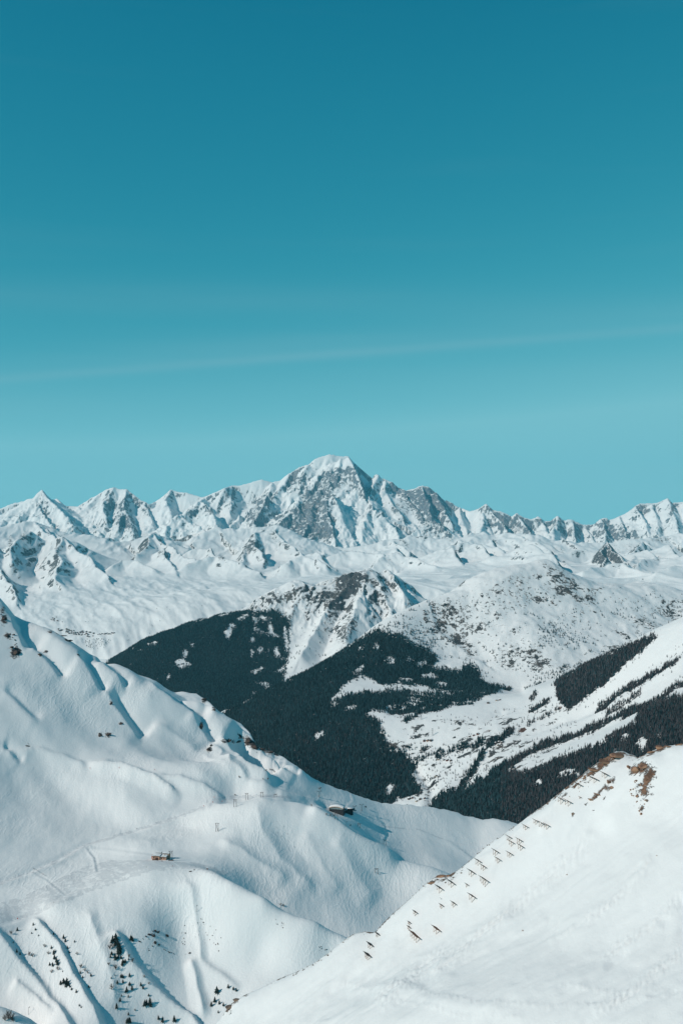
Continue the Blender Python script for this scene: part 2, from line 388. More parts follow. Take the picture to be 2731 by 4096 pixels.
# keep the skyline itself true
sl = np.interp(MB.PX, [a for a, b in SKYLINE], [b for a, b in SKYLINE]); lim = CAMZ+(CY-(sl-0.6-1.2*np.abs(fbm(MB.PX/5, MB.PX*0+3.1, 2, 5))))/F*MB.Y
MB.Z = np.minimum(z, lim)
slp, dzx, dzy = MB.slope(); py = MB.py(); px = MB.PX
rockn = fbm(MB.X/330, MB.Y/500, 4, 51)
rock = sstep(0.9, 1.8, slp + 0.6*rockn) * 0.52
for bx in [(44,512,9,8,0,.5),(40,500,8,9,0,.2),(85,522,16,9,20,.25),(108,503,10,10,0,.45),(125,505,9,14,0,.35),(124,520,14,9,0,.5),(146,509,8,7,0,.6),(133,525,10,7,0,.3),
           (168,497,8,6,0,.3),(206,506,11,10,0,.5),(190,508,6,5,0,.35),(232,500,5,14,0,.4),(252,512,22,9,-35,.75),(256,522,12,7,0,.6),(268,496,9,9,0,.5),(300,477,18,10,-40,.45),
           (322,478,20,12,-30,.35),(337,480,16,12,0,.6),(352,476,7,16,-15,.35),(303,512,24,14,-40,.85),(318,510,22,20,0,.55),(300,530,25,10,0,.7),(325,533,14,12,0,.6),
           (368,494,4,8,0,.5),(377,512,14,9,0,.35),(395,490,12,10,0,.55),(402,505,18,14,20,.75),(418,498,14,12,0,.7),(428,508,12,18,0,.75),(440,515,14,16,20,.6),(440,500,10,6,30,.45),
           (436,532,12,8,0,.5),(452,505,8,3,20,.5),(395,530,5,6,0,.5),(362,530,5,7,0,.4),(500,520,22,9,20,.6),(525,530,22,7,15,.5),(553,523,7,8,0,.45),(572,531,8,8,0,.5),
           (606,532,26,9,0,.55),(625,536,14,9,0,.6),(600,522,8,5,0,.4),(636,510,8,6,-40,.5),(655,510,16,4,0,.4),(662,524,16,7,0,.4),(672,508,8,8,0,.35),(650,536,30,6,0,.35)]:
    rock = rock + 0.86*bx[5]*blob(px, py, *bx[:5])*(0.45+0.55*sstep(0.5, 1.2, slp+0.5*rockn))
for bx in [(332,459,17,6.5,0,1.7),(322,464,7,6,-30,.8),(313,478,6,9,35,.6),(345,498,8,5,0,.6),(30,514,9,7,0,.6),(62,514,8,5,35,.4),(258,484,18,6,0,1.1),(350,505,9,8,0,1),(352,525,9,14,0,1.2),(350,540,12,6,0,1.2),(285,503,12,7,-20,1.0),(240,520,10,10,0,.8),(215,520,10,5,0,.8),(383,530,10,9,0,.8),
           (390,497,6,5,0,.6),(408,488,6,2.5,0,1),(160,518,10,12,0,1),(92,513,12,6,0,1),(470,518,10,8,0,.8),(60,520,3,12,-35,.5),(545,536,14,5,0,.8),(120,495,4,6,0,.5),(184,503,10,5,0,1),(645,525,8,12,20,.5)]:
    rock = rock - bx[5]*blob(px, py, *bx[:5])
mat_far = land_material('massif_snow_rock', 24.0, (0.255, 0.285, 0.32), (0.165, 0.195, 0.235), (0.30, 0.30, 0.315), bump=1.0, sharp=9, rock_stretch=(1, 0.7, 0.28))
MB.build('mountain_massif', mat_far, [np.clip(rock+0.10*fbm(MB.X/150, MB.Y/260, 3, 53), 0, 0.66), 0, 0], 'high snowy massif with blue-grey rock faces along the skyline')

# ---------------- rolling snowy alps in front of the massif
AL = Layer(-90, 772, 10800, 23500, 760, 330)
ridges = []
spur((-80,523,19500),(0,526.5,19500),(20,522.5,19800),(37,521.5,20000),(55,529,20000),(75,535,20000),(100,537,20000),(120,542,20200),(140,538,20500),(155,531.5,20500),(170,540,20500),
     (185,541,20800),(200,536,21000),(218,527,21500),(240,529,21500),(262,526.5,21500),(272,524.6,21500),(285,533,21500),(300,537,21800),(330,545.5,22000),(345,546,22000),(370,545,22000),
     (395,540,22000),(410,534.5,22000),(420,536,22000),(440,538,22000),(470,532,22000),(500,531.5,22000),(512,531,21800),(530,536,21500),(550,541,21500),(575,541,21500),(600,541,21500),
     (640,540.5,21500),(660,538,22000),(682,534,22000),(770,529,22000), s=(0.5,0.34), H=900)
# snow cones and ribs on the left
spur((30,531,18600),(16,539,18000),(11,551,17200),(8,562,16400), s=(0.81,0.81), H=875)
spur((64,535.6,18400),(74,547,17700),(90,560,16800),(107,577,15600), s=(2.00,0.57), H=1000)
spur((64,535.6,18400),(58,548,17500),(57,562,16400),(60,580,15200), s=(0.61,0.94), H=1000)
spur((37,521.5,20000),(50,533,19000),(58,539,18500), s=(1.22,0.68), H=875)
spur((155,531.3,20200),(164,543.5,19300),(176,553,18300),(196,558,17300), s=(1.62,0.57), H=1000)
spur((155,531.3,20200),(146,542,19200),(138,553,18200), s=(0.68,1.08), H=1000)
spur((161,549,18600),(168,560,17600),(178,570,16500), s=(1.22,0.68), H=750)
spur((196,547,18600),(209,548.5,18400),(218,557,17800),(239,565.5,16900),(259,571.5,16200), s=(1.76,0.57), H=875)
spur((272,524.6,21500),(280,536,20500),(292,546,19500),(305,553,18600), s=(1.49,0.61), H=875)
spur((262,526.5,21500),(252,540,20000),(244,552,18800),(240,564,17600), s=(0.81,0.94), H=875)
spur((252,543,19300),(258,551,18500),(263,559,17700), s=(1.35,0.81), H=625)
spur((330,546,20800),(318,556,19300),(306,566,17800), s=(0.81,0.68), H=625)
# lesser spurs stepping down toward the viewer
for ln in ([(326,556,18400),(338,552,18500),(352,550,18600),(372,553,18300),(392,561,17700)],[(376,560,16900),(388,555,17100),(398,553,17200),(414,557,17000),(432,568,16400)],[(436,551,19400),(449,546,19600),(462,543,19800),(485,545.5,19500),(512,554,18700)],
           [(490,560,17300),(505,554,17700),(520,551.5,17900),(545,555.5,17500),(568,564,16900)],[(556,556,18900),(570,550,19200),(585,548,19300),(608,553,19000)],[(580,571,15300),(592,566,15700),(604,563,15900),(620,561,16000),(636,568,15500),(654,579,14800)],
           [(624,565,17000),(632,559,17400),(640,556.5,17500),(655,554.5,17600),(674,558.5,17300),(692,567,16700),(730,572,16400)],[(648,580,14300),(660,573,14600),(672,570,14800),(690,571,14800),(740,576,14500)],[(282,563,16400),(292,558,16700),(305,556,16800),(328,563,16300)],
           [(186,564,16800),(202,558,17200),(215,556,17300),(242,563,16800)],[(112,566,16800),(124,560,17200),(138,560,17200),(156,568,16600)],[(-60,566,16500),(-30,560,17000),(0,563,16800)]):
    ridges.append(dict(p=ln, s=(0.75, 0.62), H=420))
rs = random.Random(5)
for p in (318, 350, 398, 452, 478, 536, 590, 646, 668, 720):
    d0 = rs.uniform(17000, 19500); l = rs.uniform(1200, 2200); dx = rs.uniform(8, 22); y0 = rs.uniform(546, 554)
    zz = -(y0-CY)/F*d0+40; z1 = zz-l*rs.uniform(.16, .24); d1 = d0-l
    spur((p, CY-zz/d0*F, d0), (p+dx*.4, CY-(zz*.6+z1*.4)/(d0-.4*l)*F, d0-.4*l), (p+dx, CY-z1/d1*F, d1), s=(1.3, .4), H=420)
# right: knolls and the dark pyramid
spur((608,540,18300),(601,552,17600),(598,564,16800), s=(1.22,1.76), H=875)
spur((608,540,18300),(614,553,17500),(622,563,16700), s=(1.89,1.22), H=875)
spur((395,540,21500),(404,552,20000),(412,560,18800), s=(0.94,0.68), H=625)
spur((490,541,20000),(500,549,19000),(512,560,17800), s=(1.35,0.54), H=625)
spur((512,531,21800),(530,541,20300),(550,551,18800), s=(1.08,0.47), H=750)
spur((640,541,21000),(634,552,19300),(630,562,17800), s=(0.81,0.81), H=625)
spur((654,556,17500),(640,560,17000),(628,568,16200), s=(0.68,0.94), H=500)
spur((0,548,17300),(-10,560,16400),(-14,575,15400), s=(0.81,0.81), H=750)
spur((0,568,15800),(10,584,14900),(16,600,14000), s=(1.22,0.68), H=625)
fit = tps_fit([(-80,600,14000),(-80,560,17000),(0,600,14300),(100,600,13400),(200,600,12800),(150,635,11800),(115,655,11300),(60,640,11800),(0,640,12000),(0,575,16000),(100,578,15300),(130,560,17000),(200,582,14700),
               (240,575,15300),(290,575,15000),(341,562,17000),(400,562,16500),(450,572,14500),(430,592,13000),(500,560,16000),(550,556,17000),(600,572,15000),(650,575,14500),(682,582,13500),(682,556,17500),(760,575,14500),(760,550,18000)]
              +[(p, 553, 20500) for p in range(-90, 780, 86)]+[(p, 556, 23000) for p in range(-90, 780, 140)]+[(p, 690, 10800) for p in range(-90, 780, 140)])
wx = fbm(AL.X/1300, AL.Y/1300, 3, 13)
base = tps_eval(fit, AL.PX, AL.Y)-70-130*sstep(14000, 16500, AL.Y) + 85*fbm(AL.X/2300, AL.Y/2300, 2, 19)*sstep(12000, 15000, AL.Y)
sk = skeleton(AL.X+170*wx, AL.Y+170*fbm(AL.X/1300, AL.Y/1300, 3, 14), ridges)
z = smax(sk, base, 120)
pxf = AL.PX
roll = 0.45+0.55*sstep(260, 340, pxf)
z = z + roll*(70*fbm(AL.X/1100, AL.Y/1400, 2, 23) + 60*(ridged(AL.X/900+wx+AL.Y/2600, AL.Y/1700, 2, 24)-.5)) + 7*fbm(AL.X/140, AL.Y/200, 3, 25)
spw = sstep(0, 250, sk-base)
z = z + spw*(ridged(AL.X/300+wx, AL.Y/900, 3, 27)-0.6)*55
z = z + sstep(14500, 16500, AL.Y)*(15*(ridged(AL.X/330+wx+AL.Y/1500, AL.Y/1000, 3, 28)-.62))
AL.Z = z
# the wide sunlit alp at the lower left keeps its grain of small gullies
pyb = AL.py(); low = sstep(568, 590, pyb)*sstep(300, 240, pxf)
AL.Z = AL.Z + low*(46*fbm(AL.X/640+AL.Y/1700, AL.Y/1900, 3, 91)+30*(ridged(AL.X/600+AL.Y/1100, AL.Y/2200, 3, 92)-.5)+24*(ridged(AL.X/270+AL.Y/800, AL.Y/1500, 3, 93)-.5))
slp, dzx, dzy = AL.slope(); py = AL.py(); px = AL.PX
rn = fbm(AL.X/220, AL.Y/260, 4, 61)
rock = sstep(0.62, 1.1, slp+0.35*rn)*0.55
for bx in [(10,542,2.5,9,8,.8),(24,537,4,6,0,.8),(63,536,3,3,0,.6),(57,553,2.5,9,10,.9),(75,530,12,5,20,.4),(100,535,6,5,0,.8),(115,537,4,5,0,.7),(145,546,3,9,35,.8),(161,552,8,4,30,.6),(132,540,4,2,0,.7),
           (222,558,5,2.5,35,.9),(218,565,5,2,0,.8),(248,548,4,9,20,.8),(255,544,3,6,-20,.6),(272,534,4,10,0,.7),(284,545,10,3,35,.6),(262,530,3,3,0,.5),(404,543,6,2.5,35,.9),(420,536,10,4,0,.7),(450,540,3,3,0,.6),
           (455,552,1.5,6,0,.7),(495,541,5,2,35,.9),(470,534,14,3,0,.5),(600,557,5,9,20,.55),(607,549,5,9,0,.5),(614,553,8,7,30,.4),(630,548,14,5,20,.5),(618,566,3,3,0,.7),(660,540,14,6,0,.6),(655,560,5,2,0,.6),(570,540,9,3,0,.5),
           (520,557,4,2,0,.7),(560,550,14,4,0,.45),(563,563,3,6,0,.6),(372,552,4,4,0,.4),(388,560,3,3,0,.4),(345,553,5,4,0,.4),(312,553,6,4,0,.5),(236,610,30,8,0,.1),(642,580,10,2,0,.6),(610,578,10,2,0,.4)]:
    rock = rock + bx[5]*0.62*blob(px, py, *bx[:5])
rock = rock + 0.20*sstep(0.2, 0.6, fbm(AL.X/240, AL.Y/240, 3, 65))*sstep(260, 320, px)
mat_alp = land_material('alp_snow', 20.0, (0.15, 0.15, 0.155), (0.085, 0.09, 0.10), None, bump=0.6, sharp=8, rock_stretch=(1, 1, 0.7))
AL.build('snowy_alps', mat_alp, [np.clip(rock, 0, 0.66), 0, 0], 'rolling treeless snow hills below the massif')

# ---------------- the forested peak in the middle
FP = Layer(70, 470, 7000, 12000, 420, 260)
crest = [(112,660,9000),(144,640,9300),(183,624.8,9600),(218,616,9800),(244,609,9950),(257,599,10100),(278,586,10250),(296,580,10300),(312,585,10350),(330,580,10400),(345,574,10450),(356,573,10500),(370,568.5,10500),
         (378,574,10600),(386,570,10700),(400,579,10800),(413,588,10900),(424,600,10900),(450,612,10900)]
fit = tps_fit(crest+behind(crest, 1.08, 0.5)+[(100,690,8400),(60,700,8500),(150,690,8200),(200,655,8900),(200,690,8000),(250,640,9200),(250,690,8100),(250,740,7300),(300,630,9500),(300,680,8300),(341,600,10000),(341,640,9300),(370,600,10000),(370,640,9300),(400,600,10300),
              (330,690,8000),(400,640,9700),(430,640,9700),(200,740,7200),(330,760,7000),(450,680,9000),(120,760,7000)])
z = tps_eval(fit, FP.PX, FP.Y)
ridges = []
spur((370,568.5,10500),(362,590,10000),(352,612,9500),(345,640,8900), s=(0.75,0.9), H=400)
spur((356,573,10450),(335,600,9900),(315,630,9300),(300,655,8700), s=(0.9,0.8), H=350)
spur((386,570,10700),(396,584,10300),(404,600,9900), s=(1.0,0.8), H=350)
spur((330,580,10400),(310,596,10050),(290,612,9700), s=(0.8,0.7), H=300)
spur((370,568.5,10500),(382,590,10100),(390,612,9700), s=(0.8,0.8), H=350)
wx = fbm(FP.X/400, FP.Y/400, 3, 113)
z = smax(z, skeleton(FP.X+60*wx, FP.Y, ridges), 40)
FP.Z = z; py = FP.py(); px = FP.PX
up = sstep(660, 600, py)
z = z + up*(ridged(FP.X/170+wx, FP.Y/420, 4, 41)-0.62)*60 + fbm(FP.X/90, FP.Y/110, 3, 42)*9*up + fbm(FP.X/350, FP.Y/350, 3, 43)*16
cl = np.interp(px, [a for a, b, c in crest], [b for a, b, c in crest])
FP.Z = np.minimum(z, CAMZ+(CY-(cl-1.0-fbm(px/4, px*0, 2, 8)))/F*FP.Y)
py = FP.py()
# striped, shadowed snow runs on the right flank
run = sstep(378, 392, px)*sstep(625, 600, py)
FP.Z += run*14*perlin((FP.X+0.5*FP.Y)/75, (FP.X-FP.Y)/900, 71)
slp, dzx, dzy = FP.slope()
rn = fbm(FP.X/60, FP.Y/80, 4, 45)
rock = sstep(0.55, 1.0, slp+0.3*rn)*0.5*up
for bx in [(350,576,16,5,-12,.8),(345,590,8,10,0,.6),(356,584,6,8,0,.6),(365,582,2,14,0,.4),(320,600,22,12,-30,.55),(335,605,10,12,0,.5),(300,590,16,5,-20,.45),(352,622,6,14,0,.4),(385,580,2,10,-40,.6),(345,640,8,12,0,.5),
           (375,600,10,12,0,.35),(340,660,14,10,0,.5),(300,650,10,14,0,.3),(270,600,16,5,-25,.4),(330,630,12,8,0,.3)]:
    rock = rock + bx[5]*0.75*blob(px, py, *bx[:5])
for bx in [(360,606,7,12,20,.7),(296,628,4,26,12,.9),(318,618,5,14,25,.6),(352,648,9,12,30,.6),(310,645,5,18,20,.5),(398,600,10,10,0,.5)]: rock = rock-bx[5]*blob(px, py, *bx[:5])
wpx = px+4*fbm(FP.X/120, FP.Y/120, 3, 46); wpy = py+4*fbm(FP.X/120, FP.Y/120, 3, 47)
forC = inpoly(wpx, wpy, [(60,740),(108,662),(143,640),(183,624.5),(218,615.5),(246,611),(262,612),(276,610),(290,616),(289,640),(287,660),(283,684),(250,740),(200,760)]).astype(float)
clear = 0
for bx in [(152.6,643.8,5,2,-15),(139,650,3.5,1.2,0),(185.5,653.5,2.6,3.6,20),(181.6,664,9,3.2,8),(191.6,644.4,2,1.2,0),(228.5,633,3.2,6,20),(232,626,3,3,0),(259,650,3,4,0),(276,652,2.5,6,10),(270,630,3,5,0),(263,618,6,2.4,0),(245,616,8,2,-20),(285,640,2.5,14,0),(252,640,2,3,0),(168.5,678,1.4,4,0)]:
    clear = np.maximum(clear, blob(wpx, wpy, *bx))
forC = forC*(clear+0.45*fbm(FP.X/45, FP.Y/60, 3, 52) < 0.45)
thin = inpoly(wpx, wpy, [(240,608),(262,598),(300,590),(340,600),(345,650),(330,680),(283,690),(288,640)])*sstep(0.0, 0.5, fbm(FP.X/90, FP.Y/130, 3, 48))
thin = thin*(1-np.clip(blob(px, py, 296, 632, 5, 26, 12)*1.5, 0, 1))
east = (fbm(FP.X/140, FP.Y/200, 3, 49) > 0.22)*sstep(255, 285, px)*forC
forC = forC*np.where(px > 250, 1-0.75*sstep(0.15, 0.4, fbm(FP.X/110, FP.Y/160, 3, 50)), 1.0)
mat_fp = land_material('forest_peak_ground', 11.0, (0.115, 0.115, 0.12), (0.07, 0.075, 0.082), (0.15, 0.14, 0.13), bump=0.9, sharp=7, rock_stretch=(1, 1, 0.6))
FP.build('forested_mountain', mat_fp, [np.clip(rock, 0, 1), np.clip(0.78*soften(forC, 5)+0.3*thin, 0, 1), 0], 'mountain with dark spruce forest on its left flank and a rocky snow peak')
FP.den = forC*0.9 + 0.16*thin + 0.12*sstep(0.02, 0.5, soften(forC, 14))

# ---------------- plateau mountain and the valley side with the village
PM = Layer(190, 790, 3350, 9400, 640, 400)
crestD = [(224,711,6000),(250,699,6080),(283,683,6200),(315,667,6300),(341,652,6400),(363,636,6500),(378,624,6600),(393,615,6700),(410,607.5,6800),(428,600.5,6950),(448,593,7100),(461,582,7250),(477,576,7350),(493,571,7450),
          (510,567,7500),(528,562.5,7580),(543,559,7600),(551,562,7600),(559,567,7620),(576,577,7650),(590,581,7700),(602,584,7750),(620,584,7800),(635,583,7850),(650,582.5,7850),(665,585,7800),(682,589.5,7750),(730,597,7700),(790,604,7700)]
crestE = [(470,692,5700),(490,691,5650),(510,690,5600),(535,685.5,5500),(558,680,5400),(580,667.5,5300),(600,659,5200),(620,649.5,5100),(650,636,5000),(682,623,4900),(730,602,4800),(790,575,4700)]
fit = tps_fit(crestD+behind(crestD, 1.08, 0.5)+crestE+[(560,676,5750),(580,676,5750),(620,672,5750),(650,668,5750),(682,662,5750),(735,652,5750),(790,645,5800),(530,689,5800)]
   +[(540,600,7000),(540,640,6450),(510,687,6000),(440,620,6750),(430,645,6450),(430,682,5950),(470,640,6550),(480,684,5950),(384,688,5800),(345,691,5750),(345,675,6000),(384,672,6050),(600,620,6900),(600,650,6450),(640,615,7050),(640,635,6700),(682,620,7100),(680,612,7250),
     (400,705,5450),(384,725,5150),(345,725,5250),(283,720,5600),(283,745,5200),(320,770,4850),(250,735,5600),(400,760,4900),(385,795,4600),(341,795,4600),(410,803,4450),(425,806,4350),
     (440,715,5200),(480,715,5150),(520,710,5150),(450,745,4900),(470,770,4550),(500,740,4750),(560,715,4850),(560,740,4550),(600,690,4900),(640,670,4800),(682,655,4600),(682,690,4300),(620,720,4400),
     (450,805,4250),(480,800,4150),(520,790,4050),(520,825,3850),(560,770,4050),(600,745,4050),(600,780,3800),(640,720,4080),(640,760,3750),(682,715,4000),(682,760,3600),(760,690,3950),(760,640,4500),(560,850,3500),(470,860,3600),(780,760,3400),(350,850,3900),(250,800,4600)])
z = tps_eval(fit, PM.PX, PM.Y); PM.Z = z; py = PM.py(); px = PM.PX
plat = sstep(400, 450, px)*sstep(690, 660, py)*sstep(4900, 5500, PM.Y)
z = z + plat*(26*fbm(PM.X/420, PM.Y/420, 4, 141)+16*(ridged(PM.X/260, PM.Y/260, 3, 142)-.6)+5*fbm(PM.X/70, PM.Y/90, 3, 143))
eside = 1-sstep(4900, 5400, PM.Y)
z = z + eside*(7*fbm(PM.X/230, PM.Y/230, 4, 144)+4*fbm(PM.X/50, PM.Y/60, 3, 145)) + (1-plat)*(1-eside)*12*fbm(PM.X/260, PM.Y/260, 3, 146)
# the cliff under the plateau's edge
d, sd, tt = polydist(px, py, [(432,615),(437,632),(455,642),(470,654),(482,662)])
z = z - 14*sstep(-2, 4, np.where(sd < 0, -d, d)*-1)*np.exp(-(d/14)**2)
# draws and ribs of the village slope
for line, a, w in [([(390,708),(430,706),(470,698),(520,690)],-22,5),([(404,752),(440,742),(475,727),(500,715)],-10,4),([(455,790),(470,770),(490,752),(520,735),(560,718),(600,705)],-24,5),([(415,765),(432,790),(430,806)],-18,5),
                   ([(600,712),(640,690),(682,660)],9,5),([(560,742),(600,725),(640,708),(690,692)],10,4),([(575,715),(610,692),(650,668),(682,650)],-8,5),([(480,730),(520,712),(555,700)],8,6)]:
    d, sd, tt = polydist(px, py, line); z = z + a*np.exp(-(d/w)**2)
PM.Z = z
py = PM.py(); slp, dzx, dzy = PM.slope()
rn = fbm(PM.X/45, PM.Y/55, 4, 147)
rock = plat*(0.07+0.26*sstep(0.42, 0.8, slp+0.25*rn)+0.19*sstep(0.1, 0.5, fbm(PM.X/180, PM.Y/150, 3, 148)))
for bx in [(440,626,6,7,30,.9),(455,640,10,5,30,.95),(470,652,9,5,35,.9),(460,583,5,3,0,.7),(547,567,12,3,25,.7),(555,577,10,5,20,.6),(570,588,10,5,0,.7),(585,600,12,6,-10,.6),(540,600,8,4,0,.5),(500,592,6,4,0,.4),(612,650,13,5,0,.95),(590,655,8,4,0,.5),(620,633,12,2.5,15,.9),
           (628,639,6,3,30,.8),(650,625,18,6,20,.85),(670,615,16,7,30,.75),(640,620,8,2.5,-20,.6),(680,604,12,8,40,.6),(660,600,8,3,20,.5),(530,655,10,8,0,.8),(545,663,11,5,0,.9),(535,668,9,5,-30,.7),(565,668,12,3.5,0,.8),(515,648,8,10,30,.55),(510,665,7,14,20,.55),(500,655,8,12,0,.45),(425,600,3,3,0,.6),
           (450,612,22,8,20,.35),(480,628,30,8,0,.3),(555,630,6,3,0,.6),(525,622,4,3,0,.5),(600,588,10,2,0,.5),(420,700,30,5,-5,.5),(460,697,22,4,-5,.6),(400,716,12,7,30,.6),(492,683,16,3,0,.6),(400,725,8,8,0,.4),(655,590,12,4,10,.5)]:
    rock = rock + bx[5]*0.44*blob(px, py, *bx[:5])
rock = rock + 0.36*inpoly(px, py, [(385,622),(405,609),(428,601),(448,594),(456,612),(436,634),(410,640)])*sstep(-0.1, 0.5, fbm(PM.X/60, PM.Y/45, 3, 157))
rock = np.where(eside > 0.5, np.maximum(rock*0.55, 0.60*sstep(-0.1, 0.4, fbm(PM.X/110, PM.Y/60, 3, 149))*sstep(620, 520, px)*sstep(695, 706, py)), rock)
earth = 0
for bx in [(537,713,7,3,-30,.6),(558,708,6,3,-30,.9),(522,730,8,4,-35,.85),(488,731,6,1.6,-15,.9),(465,716,3,4,40,.6),(470,728,5,1.5,0,.5),(520,690,8,1.5,0,.5),(425,740,6,1.5,0,.6),(445,757,6,1.2,0,.6),(505,735,5,1.2,-20,.7)]:
    earth = np.maximum(earth, bx[5]*0.75*blob(px, py, *bx[:5]))
w1, w2 = fbm(PM.X/90, PM.Y/90, 3, 150), fbm(PM.X/90, PM.Y/90, 3, 151)
wpx, wpy = px+5*w1+3*fbm(PM.X/30, PM.Y/30, 2, 155), py+3.2*w2+2*fbm(PM.X/30, PM.Y/30, 2, 156)
P_ = lambda poly: inpoly(wpx, wpy, poly).astype(float)
den = P_([(200,730),(224,711),(283,683),(341,652),(363,637),(378,630),(392,634),(405,640),(424,648),(438,656),(434,668),(455,672),(470,664),(478,670),(480,682),(512,690),(470,692),(440,690),(412,684),(384,685),(362,675),(350,680),(332,698),(320,715),(200,760)])
low = P_([(200,745),(300,712),(330,702),(345,695),(386,692),(412,690),(404,704),(372,708),(366,714),(380,722),(386,746),(402,752),(416,766),(410,778),(424,790),(398,800),(380,815),(340,810),(300,800),(240,790)])
den = np.maximum(den, low)
half = P_([(386,690),(440,692),(500,690),(470,704),(432,708),(398,716),(372,712)])
den = np.maximum(den, half*(0.15+0.85*(fbm(PM.X/60+PM.Y/90, PM.Y/40, 3, 152) > 0.0)))
ef = P_([(553,684),(580,667),(620,649),(652,634.5),(656,638),(645,648),(612,678),(590,694),(565,713),(560,706),(556,700)])
hedge = np.zeros_like(px)
for line, w, v in [([(597,711),(612,700),(628,688),(648,678),(664,669),(676,662)],2.6,.95),([(603,716),(625,703),(636,694)],2.0,.7),([(652,704),(668,692),(690,680)],2.0,.8),([(493,774),(520,757),(545,745),(575,736),(600,725),(620,716),(650,705),(690,698)],3.2,.95),
                   ([(398,714),(430,703),(455,698),(480,686)],2.5,.9),([(402,724),(420,712),(440,708),(452,702)],2.2,.85),([(435,760),(448,752),(470,748),(482,744),(500,742)],1.8,.8),([(455,800),(462,786),(470,772),(480,758),(487,746),(500,738),(512,731)],3.2,.95),
                   ([(462,746),(474,747),(480,740)],2.2,.9),([(400,752),(416,748),(424,752)],1.6,.8),([(416,764),(430,756),(440,752)],2,.8),([(526,726),(540,718),(556,712)],2.2,.5),([(548,700),(540,705),(530,712)],2.2,.8),([(535,694),(530,700)],2,.7),([(660,720),(690,712)],5,.9)]:
    d, sd, tt = polydist(wpx, wpy, line); hedge = np.maximum(hedge, v*(d < w))
front = P_([(428,809),(441,792),(460,790),(480,778),(505,771),(530,772),(556,760),(582,750),(610,735),(634,722),(640,712),(660,704),(682,700),(790,690),(790,790),(600,790),(520,830),(440,840)])
cl = 0
for bx in [(641,745,7,6,0),(565,772,9,2.5,-12),(538,783,4,3,0),(545,765,3,1.2,-20),(505,783,3,1.5,-25),(600,742,8,2,-20),(578,775,3,1,0),(520,797,2,1,0),(660,735,4,1.5,0),(625,737,5,1.3,-20),(612,752,4,1.2,0)]: cl = np.maximum(cl, blob(wpx, wpy, *bx))
rag = 0.5*fbm(PM.X/28, PM.Y/36, 3, 154)
front = front*(cl+rag*(cl > 0.05) < 0.42)
for bx in [(358,670,8,1.3,-25),(390,660,5,2.5,0),(408,660,4,2.5,0),(420,664,6,3,0),(430,676,7,2.4,0),(405,680,10,2,0),(440,684,6,1.6,0),(362,648,5,1.5,-40),(376,648,3,3,0),(335,705,4,1.2,-20),(352,708,9,2,-10),(318,735,5,1.2,-35),(390,790,3,6,40),(365,760,2,1,0)]:
    bb = blob(wpx, wpy, *bx); den = den*(bb+rag*(bb > 0.05) < 0.42)
den = np.maximum.reduce([den, ef, hedge, front])
tr = sstep(-0.05, 0.5, fbm(PM.X/160, PM.Y/120, 3, 153))
scat = 0.16*tr*plat*sstep(590, 610, py)*sstep(300, 420, px)
scat = np.maximum(scat, 0.20*P_([(375,632),(393,616),(428,602),(450,596),(452,620),(430,640),(405,640)])*sstep(-.2, .4, fbm(PM.X/70, PM.Y/60, 3, 158)))
scat = np.maximum(scat, 0.42*P_([(380,628),(400,622),(430,628),(440,650),(425,650),(400,640)]))
scat = np.maximum(scat, 0.22*P_([(430,650),(440,640),(475,660),(500,655),(520,672),(480,684),(470,664),(455,672)])*tr)
scat = np.maximum(scat, 0.16*P_([(535,625),(560,620),(590,640),(575,652),(540,648)]))
scat = np.maximum(scat, 0.30*P_([(520,690),(540,672),(585,662),(560,676)]))
scat = np.maximum(scat, eside*0.34*tr*sstep(690, 705, py)*sstep(600, 520, px))
scat = np.maximum(scat, eside*0.22*P_([(420,750),(470,740),(470,780),(430,800),(415,790)]))
scat = np.maximum(scat, eside*0.14*P_([(575,712),(620,690),(682,640),(682,665),(620,705)]))
mat_pm = land_material('valley_snow_ground', 8.5, (0.115, 0.112, 0.112), (0.062, 0.066, 0.070), (0.165, 0.135, 0.118), bump=0.8, sharp=12, rock_stretch=(1, 1, 0.6), brown=(0.16, 0.085, 0.065))
PM.build('plateau_mountain', mat_pm, [np.clip(rock, 0, 0.60), np.clip(0.76*soften(den, 4), 0, 1), earth], 'craggy snow plateau above a wooded valley side')
PM.den, PM.scat = den, np.maximum(scat, 0.40*sstep(0.02, 0.45, soften(den, 16)))

# ---------------- the ski hill on the left
SH = Layer(-90, 640, 860, 3700, 720, 470)
def planeG(px, py): return 1416.0/((py-CY)/F - 0.42*(px-CX)/F + 0.40)
crestG = [(a, b, planeG(a, b)) for a, b in [(-90,548),(-40,575),(0,596.5),(8,606),(15,614),(33,624),(50,630.5),(72,638),(87,649),(107,660),(122,666.5),(139,676),(157,682.5),(174,688),(196,695),(205,700),
          (218,712),(229,718.5),(241,725),(250,735),(257,748),(276,754.5)]] + [(294,765.5,2085),(311,778.5,2090),(326,786,2110),(341,790.7,2130),(363,799,2155),(380,804,2180),(406,806,2200),(432,808.5,2220),
          (454,813,2230),(467,817.7,2230),(482,820.5,2230),(498,820,2230),(513,824,2230),(560,835,2240),(640,860,2240)]
body = [(a, b, planeG(a, b)) for a, b in [(-80,620),(-80,700),(0,650),(0,700),(0,750),(50,680),(50,730),(50,780),(100,700),(100,740),(150,720),(185,725),(185,760),(235,760),(204,745)]]
